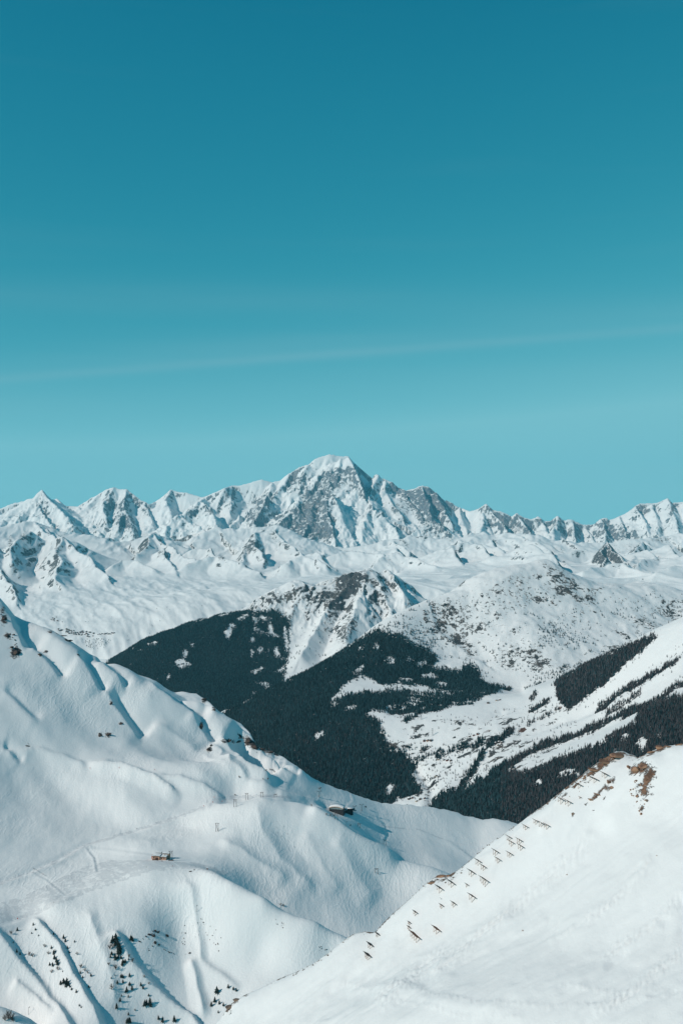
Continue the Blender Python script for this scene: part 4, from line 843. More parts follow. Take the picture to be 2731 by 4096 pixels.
GRP = [('spruces on the left snow rib', 'small dark spruce on the leftmost snow rib, below the piste', [(155,277,5),(297,230,4),(318,270,3),(150,470,4.5),(180,490,3.5),(120,388,2.5),(283,303,2.5),(345,322,2)]),
 ('spruces on the shaded side of the rib', 'small dark spruce in the shaded dip between the two left ribs', [(568,345,5),(585,375,4.5),(605,437,4),(668,380,3),(480,310,3),(620,475,3),(718,660,3.5),(740,698,3),(815,685,4),(795,785,3)]),
 ('spruces down the second rib', 'dark spruce in the row on the crest of the second snow rib', [(460,437,4),(480,490,5),(487,530,6),(505,560,6),(515,582,5.5),(445,585,4),(472,597,4.5),(492,468,4)]),
 ('spruce clump low on the second rib', 'dark spruce in the small clump low on the second snow rib', [(542,762,5.5),(570,750,6.5),(600,752,7),(590,780,6),(610,765,6),(625,785,3.5),(641,806,3),(683,830,4),(597,722,3)]),
 ('pair of small spruces', 'one of two tiny spruces alone on the bare lower second rib', [(710,950,3),(726,967,2.6)]),
 ('spruce stand on the third rib', 'tall dark spruce in the dense stand on top of the third snow rib', [(1035,355,8),(1010,377,8),(1040,382,7),(998,387,6),(1030,410,6),(1048,405,7),(1060,430,7.5),(1072,440,7),(1070,460,8),(1055,478,7),(1065,490,7),(1030,522,6),(1035,537,6),(1058,527,5),(1085,528,4.5),(1000,490,4.5),(990,517,4),(1080,475,6)]),
 ('spruces under the dense stand', 'dark spruce just below the dense stand on the third rib', [(1122,565,5.5),(1095,592,5.5),(1103,565,5),(1092,580,4)]),
 ('spruces beside the stand', 'spreading dark spruce standing right of the dense stand, left of the rock band', [(1170,362,6),(1190,370,5.5),(1182,355,5)]),
 ('scattered spruces on the third rib', 'small spruce scattered over the bright face of the third rib', [(1085,695,4.5),(1102,700,4.5),(1160,688,4.5),(1052,750,5),(1102,747,4.5),(1160,765,4.5),(1135,825,6.5),(1182,805,5),(1262,770,5),(1282,797,4.5),(1332,862,3),(1090,862,2.5),(1150,873,3),(1030,680,2),(995,706,2.5),(1128,830,4)]),
 ('low spruces on the third rib', 'lone small spruce low on the third rib', [(1075,912,5),(1045,972,6),(1150,1033,4),(1210,993,2.5)]),
 ('spruce pair on the right of the third rib', 'bushy dark spruce in the pair at the right foot of the third rib', [(1298,948,7),(1312,940,6),(1345,942,8),(1350,958,6)]),
 ('spruces along the bottom edge', 'dark spruce cut by the lower edge of the picture', [(1155,1098,7),(1140,1105,6),(1420,1073,5),(1455,1095,6),(1562,1092,8),(1165,1105,6)])]
n = 0
for grp, lab, pts in GRP:
    for x, y, h in pts:
        tree('spruce', SH.find(*z8(x, y+8)), h*1.1, lab, grp, n); n += 1
for x, y, h, lab in [(216.5,993,9,'tallest dark spruce of the group left of the near crest foot'),(214.5,1002,7,None),(211,1006,6,None),(228,988,6,None),(233,990,5,None),(236,991,4,None),(223,1006,5,None),(219,1004,5,None),(218,1013,4,None)]:
    tree('spruce', SH.find(x, y), h, lab or 'dark spruce in the group left of the near crest foot', 'spruces left of the near crest', n); n += 1
for x, y, h in [(100,310,6),(260,500,6),(290,510,5.5),(520,632,6),(460,655,5),(1035,625,8),(1000,805,8),(975,590,5),(400,425,5),(432,490,5),(690,495,5),(722,612,6),(1185,560,6),(1155,515,5),(760,640,5),(985,445,7),(1010,435,7),(785,660,4),(1335,757,4),(1292,700,4)]:
    tree('shrub', SH.find(*z8(x, y+8)), h, 'leafless grey shrub among the spruces on the lower left ribs', 'bare shrubs on the ribs', n); n += 1
for x, y, h in [(75,1072,11),(45,1085,8),(105,1080,9),(120,1095,6)]:
    tree('shrub', SH.find(*z8(x, y+8)), h, 'large leafless bush in the bottom left corner', 'bare bushes in the corner', n); n += 1
for x, y in [(280,905.5),(283,906.5),(267.6,779.5),(263,780),(235,796),(239,778),(311,806.5),(272,771),(270,770.5),(266,771.5),(274,772),(333,817),(330,816.5),(326,815.5),(350,826)]:
    tree('shrub', SH.find(x, y), 4.5, 'small leafless larch dotted along the upper pistes', 'young larches by the pistes', n); n += 1

# the woods beyond count as one mass each: points on the ground that carry a conifer
def conifer(name, mat, seed, n=5, tiers=3, h=10, r=2.1):
    rg = random.Random(seed); v, f = [], []
    for t in range(tiers):
        u = t/tiers; z = 0.6+h*u*0.78; rr = r*(1-u*0.82); top = h*(u*0.78+0.50) if t < tiers-1 else h
        k = len(v); v.append((0, 0, top))
        for i in range(n): a = 2*math.pi*i/n+t*0.6+rg.uniform(-.2, .2); q = rr*rg.uniform(.8, 1.2); v.append((q*math.cos(a), q*math.sin(a), z-0.5*rg.random()))
        f += [(k, k+1+i, k+1+(i+1) % n) for i in range(n)]
    return link(bpy.data.objects.new(name, mesh(name, v, f, mat)))
def wood(name, pts, hs, proto, label, seed):
    rg = np.random.default_rng(seed); me = bpy.data.meshes.new(name); me.from_pydata([tuple(p) for p in pts], [], [])
    for nm, ty, dat in (('tree_size', 'FLOAT', hs/10.0), ('tree_turn', 'FLOAT', rg.random(len(pts))*6.28)):
        a = me.attributes.new(nm, ty, 'POINT'); a.data.foreach_set('value', np.asarray(dat, np.float32))
    o = link(bpy.data.objects.new(name, me)); o['kind'] = 'stuff'; o['label'] = label; o['category'] = 'forest'
    ng = bpy.data.node_groups.new(name, 'GeometryNodeTree')
    ng.interface.new_socket('Geometry', in_out='INPUT', socket_type='NodeSocketGeometry'); ng.interface.new_socket('Geometry', in_out='OUTPUT', socket_type='NodeSocketGeometry')
    gi, gout = ng.nodes.new('NodeGroupInput'), ng.nodes.new('NodeGroupOutput')
    ins = ng.nodes.new('GeometryNodeInstanceOnPoints'); inf = ng.nodes.new('GeometryNodeObjectInfo'); inf.inputs['Object'].default_value = proto
    sz = ng.nodes.new('GeometryNodeInputNamedAttribute'); sz.data_type = 'FLOAT'; sz.inputs['Name'].default_value = 'tree_size'
    tu = ng.nodes.new('GeometryNodeInputNamedAttribute'); tu.data_type = 'FLOAT'; tu.inputs['Name'].default_value = 'tree_turn'
    cb = ng.nodes.new('ShaderNodeCombineXYZ'); L = ng.links.new
    L(tu.outputs['Attribute'], cb.inputs['Z']); L(gi.outputs[0], ins.inputs['Points']); L(inf.outputs['Geometry'], ins.inputs['Instance'])
    L(cb.outputs[0], ins.inputs['Rotation']); L(sz.outputs['Attribute'], ins.inputs['Scale']); L(ins.outputs[0], gout.inputs[0])
    md = o.modifiers.new('trees', 'NODES'); md.node_group = ng; return o
def grow(layer, den, name, label, per, hmean, proto, seed, cap=90000):
    tmp, tot = layer.scatter(den, 10, seed); n = int(min(cap, tot/per))
    pts, _ = layer.scatter(den, n, seed); pts[:, 2] -= 0.4
    hs = hmean*np.random.default_rng(seed+1).uniform(0.6, 1.3, n); print(name, n)
    return wood(name, pts, hs, proto, label, seed)
# one standing tree of each kind is the pattern for its wood
pc = SH.find(*z8(1150, 548)); sp = conifer('spruce_tree', M['spruce_far'], 3); sp.location = pc; sp.scale = (.45,)*3; sp['label'] = 'slim young spruce alone between the dense stand and the rock band'; sp['category'] = 'tree'
lp = conifer('larch_tree', M['larch'], 4, 5, 3, 10, 1.7); lp.location = SH.find(*z8(560, 655)); lp.scale = (.35,)*3; lp['label'] = 'slim bare young larch below the second rib row'; lp['category'] = 'tree'
right = PM.PX > 500
grow(FP, FP.den, 'spruce_forest', 'dark spruce forest covering the left flank of the middle mountain', 95.0, 17, sp, 501, 80000)
grow(PM, PM.den*(PM.PX < 505), 'spruce_forest', 'dark spruce forest around the bench below the plateau', 85.0, 17, sp, 502, 80000)
grow(PM, PM.den*right, 'larch_forest', 'grey bare larch and spruce forest on the right valley side', 70.0, 17, lp, 503, 50000)
grow(PM, PM.den*right*0.4, 'spruce_forest', 'dark spruces mixed through the larch forest on the right', 75.0, 16, sp, 504, 25000)
apx, apy = AL.PX, AL.PYf
grow(AL, 0.30*inpoly(apx, apy, [(82,641),(96,639),(110,641),(106,649),(88,650)])+(0.03*inpoly(apx, apy, [(55,612),(110,618),(165,598),(205,606),(170,626),(110,648),(70,640)])+0.05*inpoly(apx, apy, [(62,622),(92,622),(96,630),(70,630)]))*sstep(0, .5, fbm(AL.X/300, AL.Y/300, 3, 95)),
     'scattered_spruces', 'tiny dark trees dotted around the far resort', 220.0, 15, sp, 507, 5000)
grow(PM, PM.scat*(PM.Y > 5300), 'scattered_spruces', 'tiny scattered spruces dotting the snow plateau and its cliffs', 110.0, 15, sp, 505, 30000)
grow(PM, PM.scat*(PM.Y <= 5300), 'scattered_larches', 'bare trees and bushes dotted over the village slope', 110.0, 12, lp, 506, 22000)

# ---------------- avalanche barriers on the near slope
E1 = Vector((0.344, -0.939, 0)).normalized(); N3 = Vector((-0.505, -0.185, 0.842)).normalized(); E2 = N3.cross(E1).normalized()   # along the contour, slope normal, up the slope
if E2.z < 0: E2 = -E2
z6 = lambda x, y: (341.2+x*0.2174, 736.8+y*0.2174)
def barrier(x0, y0, x1, y1, posts, mats, label, lean=0.50):
    a = z6(x0, y0); b = z6(x1, y1); wpx = b[0]-a[0]
    W_ = min(4.4, max(1.8, wpx*0.56)); hgt = W_
    g = NS.find(b[0]-wpx*0.22, b[1]+0.9)
    L = max(2.6, (wpx-W_*0.62)*g.y/F/0.50)
    o = thing('snow_fence', label, 'snow fence', g, 'avalanche barriers on the near slope')
    up = Vector((0, 0, 1)); P = (N3*math.cos(lean)-E2*math.sin(lean)).normalized()     # panel line from its foot in the snow out over the slope
    foot = up*0.25
    nsl = max(5, int(L/0.36)); rot = Matrix((E1, P, E1.cross(P))).transposed()
    rg = random.Random(int(x0*7+y0))
    for i in range(nsl):
        u = (i+0.5)/nsl-0.5; l = W_*rg.uniform(0.94, 1.05)
        part('slat', MBld().box(foot+E1*(u*L)+P*(l/2+0.05), (0.25, l, 0.10), rot), M[mats], o)
    for k, h in enumerate((0.35, 0.75)):
        part('crossbeam', MBld().box(foot+P*(W_*h)-E1.cross(P)*(0.14 if E1.cross(P).z > 0 else -0.14), (L*1.02, 0.16, 0.16), rot), M['rust' if k else 'strut'], o)
    for i in range(posts):
        u = ((i+0.5)/posts-0.5)*(1.0 if posts > 2 else 0.9); top = foot+E1*(u*L)+P*(W_*0.75); wp = g+top
        gz = NS.at(wp.x, wp.y).z-g.z
        part('post', MBld().cyl((top.x, top.y, top.z), (top.x-0.05, top.y-0.05, gz-0.3), 0.11, 0.12, 6), M['rust'], o)
        wq = g+foot+E1*(u*L)+P*(W_*0.4); gq = NS.at(top.x+g.x+1.2, top.y+g.y+1.2).z-g.z
        part('brace', MBld().cyl((top.x, top.y, gz-0.1), (foot+E1*(u*L)+P*0.3), 0.07, 0.07, 5), M['strut'], o)
    return o
FEN = [(1190,163,1226,170,2,'slat','green slatted snow fence highest on the crest, right above the brown gully rocks'),(1128,180,1176,190,2,'slat','wide grey-green snow fence under the brown knoll, second highest'),
 (1063,206,1104,218,2,'slat','grey-green snow fence at the crest just below the brown knoll'),(988,276,1024,285,2,'slat','left half of the double snow fence below the knoll'),(1020,285,1058,296,2,'slat','right half of the double snow fence below the knoll'),
 (1090,263,1102,276,1,'slat','narrow single-post snow fence right of the double fence'),(878,370,905,386,2,'slat','upper end panel of the triple snow fence on the upper slope'),(902,384,930,395,2,'slat','middle panel of the triple snow fence on the upper slope'),(926,392,957,405,2,'slat','lower end panel of the triple snow fence on the upper slope'),
 (830,390,859,410,2,'slat','snow fence at the crest left of the triple fence'),(754,444,783,460,2,'slat','snow fence nearest the crest in the close group of four'),(801,456,832,474,2,'slat','upper right snow fence of the close group of four'),(764,466,794,484,2,'slat','snow fence just below another in the close group of four'),
 (806,488,838,502,2,'slat','lowest right snow fence of the close group, bent at its right end'),(691,508,724,524,2,'slat','left snow fence of the middle row of three'),(757,517,788,536,2,'slat','right snow fence of the middle row of three'),(703,546,732,562,2,'slat','lower snow fence of the middle row of three'),
 (610,554,644,570,2,'slat','snow fence touching the rocky crest in the middle of the slope'),(636,577,667,595,2,'slat','snow fence directly below the one touching the rocky crest'),(578,603,615,620,2,'slat','two-post snow fence above the brown outcrop on the crest'),(630,627,674,654,4,'slat','long four-post snow fence right of the brown outcrop'),
 (482,657,523,668,2,'slat','broad snow fence just under the brown outcrop on the crest'),(430,675,468,695,2,'slat','snow fence left under the brown outcrop on the crest'),(566,660,586,677,1,'slat','tiny half-buried snow fence alone in mid slope'),(581,710,618,734,2,'slat_dark','steep dark snow fence alone below the others, long legs'),
 (502,747,528,765,2,'slat','low snow fence right of the small stake'),(448,760,470,775,2,'slat_dark','low dark snow fence under the small stake'),(326,786,351,804,2,'slat_dark','dark snow fence alone on the lower crest'),(303,838,320,851,2,'slat_dark','upper of two small dark snow fences above the long rusty one'),
 (300,858,319,874,2,'slat_dark','lower of two small dark snow fences above the long rusty one'),(305,879,360,912,4,'slat_rust','long rusty four-post snow fence low on the slope'),(414,866,456,882,2,'slat_rust','low rust-red snow fence apart on the right of the lower group'),
 (154,886,178,905,2,'slat_dark','third lowest dark snow fence at the foot of the crest'),(116,929,149,956,2,'slat_dark','second lowest dark snow fence near the crest foot'),(103,972,139,1003,3,'slat_dark','lowest and darkest snow fence, broad leaf-shaped panel')]
for f in FEN: barrier(*f)
st = thing('marker_stake', 'thin dark stake lying above the low dark snow fence', 'stake', NS.find(*z6(457, 748))); part('pole', MBld().cyl((-1.1, 0.6, 1.3), (1.2, -0.6, 0.1), 0.07, 0.07, 6), M['strut'], st); part('foot', MBld().cyl((0, 0, -0.4), (0, 0, 0.7), 0.06, 0.06, 6), M['strut'], st)

# ---------------- rocks
def rock_mesh(seed, flat=0.6):
    bm = bmesh.new(); bmesh.ops.create_icosphere(bm, subdivisions=3, radius=1.0); rg = random.Random(seed)
    pl = [(Vector((rg.gauss(0, 1), rg.gauss(0, 1), rg.gauss(0, 1)*0.8)).normalized(), rg.uniform(0.45, 0.85)) for _ in range(16)]
    co = np.array([v.co[:] for v in bm.verts]); nn = fbm(co[:, 0]*2.3+seed, co[:, 1]*2.3+co[:, 2]*1.7, 3, seed)
    for v, q in zip(bm.verts, nn):
        p = v.co*(1+0.30*q)
        for d, o in pl:
            e = p.dot(d)-o
            if e > 0: p = p-d*e*0.85
        v.co = Vector((p.x, p.y, p.z*flat))
    me = bpy.data.meshes.new('rock'); bm.to_mesh(me); bm.free(); me.materials.append(None); return me
ROCKS = [rock_mesh(200+i, (0.5, 0.7, 0.85, 0.6)[i % 4]) for i in range(8)]
rk = 0
def rock(layer, px, py, size, mat, label, group, sx=1.0, sz=1.0, sink=0.25, ang=None):
    """size = visible width in picture pixels"""
    global rk
    g = layer.find(px, py); w = size*g.y/F/2; rg = random.Random(rk*31+5)
    o = bpy.data.objects.new('boulder', ROCKS[rk % 8]); link(o, None, g+Vector((0, 0, w*sz*(0.5-sink))))
    o.scale = (w*sx, w*rg.uniform(.7, 1.1), w*sz); o.rotation_euler = (rg.uniform(-.3, .3), rg.uniform(-.3, .3) if ang is None else ang, rg.random()*6.28 if sx == 1.0 else rg.uniform(-.4, .4))
    o.material_slots[0].link = 'OBJECT'; o.material_slots[0].material = M[mat]
    o['label'] = label; o['category'] = 'rock'; o['group'] = group; rk += 1; return o
rgk = random.Random(99)
def strew(layer, n, line, spread, smin, smax, mat, label, group, **kw):
    for i in range(n):
        t = rgk.random()*(len(line)-1); k = min(int(t), len(line)-2); u = t-k
        x = line[k][0]+(line[k+1][0]-line[k][0])*u+rgk.gauss(0, spread); y = line[k][1]+(line[k+1][1]-line[k][1])*u+abs(rgk.gauss(0, spread))
        rock(layer, x, y, rgk.uniform(smin, smax)*rgk.choice((0.6, 0.8, 1, 1, 1.3)), mat, label, group, **kw)
for x, y, sz_, sx, sz2, lab in [(617,757,15,1.5,0.55,'broad rust-brown rock cap of the knoll on the near crest'),(605,763,13,1.6,0.5,'sloping brown rock shoulder left under the knoll cap'),(594,771,11,1.5,0.5,'lower brown rock shoulder at the left end of the knoll'),(635,771,11,0.9,1.25,'orange-brown rock tower at the head of the gully'),
     (643,767,9,1.1,0.8,'tilted orange rock slab right of the tower'),(628,768,7,1.0,0.8,'grey-brown rock left of the orange tower'),(659,748,9,1.5,0.6,'rust rock on the highest point of the right crest'),(650,753,8,1.6,0.5,'brown rock rib left below the right crest top'),(668,747,7,1.7,0.5,'flat orange rock slab right of the crest top'),(678,745,6,1.6,0.4,'last low brown rock on the crest at the right edge'),
     (608,783,7,1.0,0.8,'brown rock beside the green snow fence'),(611,788,5,.8,1.0,'small upright brown rock under the green snow fence'),(597,795,6,1.6,.6,'orange-brown rock rib left below the green fence'),(590,800,5,1.5,.6,'lower end of the orange-brown rock rib'),(572,814,4,1.2,.9,'lone brown rock in the snow below the double fence'),(636,797,5,.9,.8,'rounded brown rock low in the gully, left side'),(646,801,4,.8,1.3,'brown rock at the bottom of the gully scree'),
     (440,877,8,1.5,.55,'brown outcrop on the crest in mid slope'),(448,876,5,1.2,.6,'smaller rock right on the mid-slope crest outcrop'),(431,883,6,1.6,.45,'low rock left of the mid-slope crest outcrop'),(229,1008,9,1.0,.9,'brown rock at the bottom end of the near crest'),(237,1000,7,1.4,.6,'brown rock on the low end of the near crest')]:
    rock(NS, x, y, sz_, 'brownrock' if x > 400 and sz_ > 4.5 else 'greyrock', lab, 'rocks on the near slope', sx, sz2)
strew(NS, 34, [(652,768),(648,780),(644,795),(640,812)], 3.2, 1.2, 3.4, 'brownrock', 'brown scree block in the gully below the orange tower', 'gully scree')
strew(NS, 12, [(634,780),(630,795)], 2.0, 1, 2.4, 'brownrock', 'small brown rock in the left branch of the gully', 'gully scree, left branch')
strew(NS, 16, [(574,784),(600,762),(618,752)], 1.2, 1.5, 3.6, 'brownrock', 'brown stone along the edge of the knoll', 'knoll edge stones')
strew(NS, 44, [(462,866),(474,856),(489,843),(504,833),(515,826),(530,815),(548,803),(560,794)], 0.8, 0.9, 2.4, 'greyrock', 'small brown stone on the edge of the middle crest', 'middle crest stones')
strew(NS, 22, [(422,887),(433,879),(441,880),(452,878),(460,870)], 1.5, 0.9, 2.4, 'greyrock', 'small stone around the mid-slope crest outcrop', 'mid-slope outcrop stones')
strew(NS, 18, [(383,924),(396,911),(411,897),(421,887)], 0.6, 0.7, 1.7, 'greyrock', 'tiny stone along the thin lower crest', 'lower crest stones')
strew(NS, 16, [(278,980),(295,974),(313,965),(328,954),(345,940)], 0.6, 0.8, 2.2, 'greyrock', 'small stone on the low left end of the crest', 'low crest stones')
strew(NS, 14, [(610,778),(600,792),(586,803)], 1.6, 0.9, 2.2, 'brownrock', 'small stone of the rib below the green snow fence', 'fence rib stones')
strew(NS, 5, [(567,797),(590,785)], 1.2, 0.8, 1.8, 'brownrock', 'stone between the fences under the knoll', 'stones between the fences')
for x, y, lab in [(656,856,'lone brown stone on the open right side of the near slope'),(522,931,'tiny brown stone in the middle of the near slope'),(566,875,'tiny dark stone high in the open near slope')]: rock(NS, x, y, 1.8, 'brownrock', lab, 'lone stones')
# dark outcrops on the ski hill
for x, y, sz_, sx, sz2, lab in [(16,653,8,1.0,1.0,'large dark outcrop below the upper left skyline'),(12,648,5,1,1,'dark rock beside the large upper left outcrop'),(4,620,6,1,1,'dark rock near the left edge under the skyline'),(7,636,5,1,.8,'dark rock at the left edge above the large outcrop'),(40,655,4,1.3,.8,'small dark rock right of the large upper left outcrop'),
     (100,736,4,1,1,'left dark rock of the pair in mid hill'),(108,735,6,1.2,.9,'right dark rock of the pair in mid hill'),(111,704,3.6,1,.9,'dark rock at the head of the long shadow'),(121,724,3.6,1,1,'dark rock in the middle of the long shadow'),(201,727,4,.8,1.5,'upright dark rock left of the shaded skyline'),
     (208,750,5,1,.9,'dark rock left above the great shaded hump'),(211,746,4,1,.8,'smaller dark rock by the great shaded hump'),(204,700,5,1.3,.8,'dark rock on the skyline above the shaded bank'),(214,710,4,1.3,.7,'dark rock on the skyline, lower one'),(62,634,6,1.8,.5,'dark rock band under the left skyline'),(70,641,5,1.6,.6,'lower dark rock band under the left skyline'),
     (228,741,6,1.8,.5,'long dark rock step above the shaded hump'),(238,742,5,1.6,.6,'middle dark rock step above the shaded hump'),(249,742,7,1.0,1.0,'biggest dark rock at the break of the skyline'),(254,748,7,1.1,1.0,'dark cliff rock right below the skyline break'),(262,750,6,1.4,.7,'dark rock right of the skyline break'),(270,753,6,1.4,.7,'dark rock farther right on the dropping skyline'),
     (28,746,3,1.8,.4,'thin dark rock streak low on the left hill'),(190,871.5,3,1.4,.4,'dark bare patch of ground in front of the chalet'),(194,870,2,1,.8,'small dark mound right of the bare patch')]:
    rock(SH, x, y, sz_, 'darkrock', lab, 'dark outcrops on the ski hill', sx, sz2)
strew(SH, 14, [(225,740),(240,738),(252,744),(276,754)], 1.4, 1.2, 3.2, 'darkrock', 'small dark rock along the broken skyline above the hump', 'skyline rocks')
strew(SH, 10, [(3,612),(10,632),(18,655)], 2.0, 1.2, 3, 'darkrock', 'small dark rock around the upper left outcrops', 'upper left rocks')
strew(SH, 26, [(139,942),(146,936),(154,931),(160,930)], 1.6, 1.0, 2.8, 'darkrock', 'dark brown rock in the broken band below the near ridge', 'rock band below the near ridge')
strew(SH, 18, [(146,951),(156,943),(166,950),(178,956),(192,952)], 0.8, 0.9, 2.2, 'darkrock', 'dark rock of the curved lower edge of the rock band', 'curved rock edge')
for x, y, sz_, lab in [(154,936,4.5,'dark brown block at the top of the rock band'),(155,943,5,'largest dark brown block of the rock band'),(167,936,4.5,'separate olive-brown block right of the rock band')]: rock(SH, x, y, sz_, 'darkrock', lab, 'blocks of the rock band')
strew(SH, 9, [(182,922),(184,935),(182,946)], 1.2, .8, 2, 'darkrock', 'dark stone right of the rock band', 'stones right of the band')
strew(SH, 40, [(198,912),(205,930),(214,938),(225,945)], 5.5, .5, 1.3, 'darkrock', 'tiny dark stone on the gullied face right of the rock band', 'gullied face stones')
strew(SH, 12, [(276,919),(282,923),(283,927)], 1.2, .7, 1.6, 'darkrock', 'small dark stone at the lip of the near ridge', 'ridge lip stones')
strew(SH, 12, [(318,944),(326,950)], 2, .7, 1.8, 'darkrock', 'small dark stone right above the near crest', 'stones above the near crest')

# ---------------- the mountain chalet
def oriented(name, label, cat, px, py, layer, yaw, group=None, dz=0.0):
    g = layer.find(px, py); g.z += dz; return thing(name, label, cat, g, group, (0, 0, yaw))
def block(o, x0, x1, y0, y1, z1, wall, over=0.7, rise=0.5, thick=0.55, z0=-2.5):
    part('wall', MBld().box(((x0+x1)/2, (y0+y1)/2, (z0+z1)/2), (x1-x0, y1-y0, z1-z0)), M[wall], o)
    xm = (x0+x1)/2; a, b = x0-over, x1+over
    r = part('roof', MBld().prism([(a, z1+0.02), (b, z1+0.02), (b, z1+0.35), (xm, z1+0.35+rise), (a, z1+0.35)], y0-over, y1+over), M['darkwood'], o)
    part('snow_cover', MBld().prism([(a+.1, z1+0.36), (xm, z1+0.37+rise), (b-.1, z1+0.36), (b-.15, z1+0.36+thick), (xm, z1+0.37+rise+thick), (a+.15, z1+0.36+thick)], y0-over+.1, y1+over-.1), M['roofsnow'], r)
ch = oriented('mountain_chalet', 'orange timber mountain chalet with snowy roofs and tan stone back rooms', 'chalet', 159.5, 859.5, SH, R(-8), None, 1.2)
block(ch, -10.5, 1.0, -4, 4.5, 5.0, 'larchwall'); block(ch, 1.6, 10.5, -2.5, 5.0, 3.4, 'larchwall', 0.6, 0.6, 0.8)
block(ch, -7.5, 0.0, 5.6, 11, 6.4, 'stone', 0.4, 0.2, 0.3); block(ch, 2.2, 13.0, 6.2, 12, 5.6, 'stone', 0.5, 0.3, 0.4)
part('shed', MBld().box((-12.3, 4.5, 1.2), (2.2, 4.0, 5.6)), M['red'], ch)
d_ = part('door', MBld().box((-3.2, -4.06, 1.2), (4.2, 0.14, 3.6)), M['darkwood'], ch); part('handle', MBld().box((-2.4, -4.16, 1.2), (0.15, 0.08, 0.5)), M['steel'], d_)
for x, z, w, h, y in [(-7.6, 2.6, 1.5, 1.9, -4.06), (4.0, 1.4, 1.3, 1.3, -2.56), (7.6, 1.4, 1.3, 1.3, -2.56), (10.4, 3.6, 1.4, 1.4, 6.14)]:
    w_ = part('window', MBld().box((x, y, z), (w, 0.12, h)), M['glass'], ch)
    part('frame', MBld().box((x, y-.03, z+h/2+.08), (w+.3, .14, .16)).box((x, y-.03, z-h/2-.08), (w+.3, .14, .16)), M['darkwood'], w_)
part('window_band', MBld().box((-3.4, 5.54, 4.3), (5.6, 0.12, 1.5)), M['glass'], ch); part('chimney', MBld().box((6.5, 2.5, 5.2), (0.8, 0.8, 1.6)), M['stone'], ch)
part('terrace', MBld().box((-4.5, -6.2, -0.6), (9.0, 3.4, 1.6)), M['darkwood'], ch)

# ---------------- the lift station
ls = oriented('lift_hall', 'long dark lift hall with an arched snowy roof and pale wooden fascia', 'building', 336.5, 812.6, SH, R(-14), None, 4.0)
arc = [(-14+28*i/16, 6.2+3.6*math.sin(math.pi*(0.06+0.88*i/16))) for i in range(17)]
part('wall', MBld().prism([(-13.4, -9)]+[(13.4, -9)]+[(x*0.957, z-1.1) for x, z in reversed(arc)], -7, 8), M['facade'], ls)
part('glass_band', MBld().prism([(-12.4, 4.4), (12.4, 4.4)]+[(x*0.88, z-1.3) for x, z in reversed(arc)], -7.12, -6.9), M['paleglass'], ls)
for i in range(9): part('mullion', MBld().box((-11+i*2.75, -7.18, 5.6), (0.28, 0.12, 2.6)), M['facade'], ls)
part('fascia', MBld().prism([(x, z-1.15) for x, z in arc]+[(x, z+0.05) for x, z in reversed(arc)], -8.4, -7.6), M['fascia'], ls)
rf = part('roof', MBld().prism([(x*1.0, z-1.0) for x, z in arc]+[(x, z) for x, z in reversed(arc)], -7.6, 9), M['darkwood'], ls)
part('snow_cover', MBld().prism([(x*1.005, z+0.02) for x, z in arc]+[(x*0.99, z+0.85) for x, z in reversed(arc)], -8.3, 9.2), M['roofsnow'], rf, True)
for x in (-10.5, -7.4): part('entrance', MBld().box((x, -7.1, 0.4), (2.0, 0.2, 3.2)), M['black'], ls)
gs = oriented('gondola_station', 'low gondola station with a long black canopy and white rounded front', 'building', 347.8, 813.0, SH, R(10), None, 3.0)
part('base', MBld().box((0, 0, -1.4), (17, 8, 9.4)), M['facade'], gs)
pc_ = [(4.2*math.cos(math.pi*i/10), 2.6*math.sin(math.pi*i/10)+4.0) for i in range(11)]
def lengthwise(prof, x0, x1):
    b = MBld(); n_ = len(prof)
    for x in (x0, x1): b.v += [Vector((x, y, z)) for y, z in prof]
    b.f += [(i, (i+1) % n_, n_+(i+1) % n_, n_+i) for i in range(n_)]+[tuple(range(n_-1, -1, -1)), tuple(range(n_, 2*n_))]; return b
part('canopy', lengthwise(pc_, -3.0, 11.5), M['black'], gs, True)
part('front_shell', lengthwise([(y*1.05, z*1.03) for y, z in pc_], -8.5, -3.1), M['white'], gs, True)
part('window', MBld().box((-5.6, -3.9, 5.2), (2.6, 1.2, 1.4)), M['glass'], gs)
part('snow_cover', lengthwise([(y*0.7, z*0.55+3.15) for y, z in pc_], -2.6, 11.2), M['roofsnow'], gs, True)
part('porch', MBld().box((-9.4, -3.2, 1.4), (4.4, 4.0, 4.2)), M['cream'], gs); part('porch_roof', MBld().prism([(-12, 3.5), (-6.8, 3.5), (-7.4, 4.6), (-9.4, 5.1), (-11.4, 4.6)], -5.6, -0.8), M['roofsnow'], gs)
part('ramp', MBld().box((12.5, 0, 1.6), (6, 6, 0.5)), M['steel'], gs)
hw = oriented('stone_hut', 'rough brown stone hut behind the gondola station', 'hut', 345.0, 809.8, SH, R(6)); part('wall', MBld().box((0, 0, 1.5), (14, 6, 6)), M['darkwood'], hw); part('roof', MBld().prism([(-7.4, 4.5), (7.4, 4.5), (0, 6.2)], -3.6, 3.6), M['roofsnow'], hw)

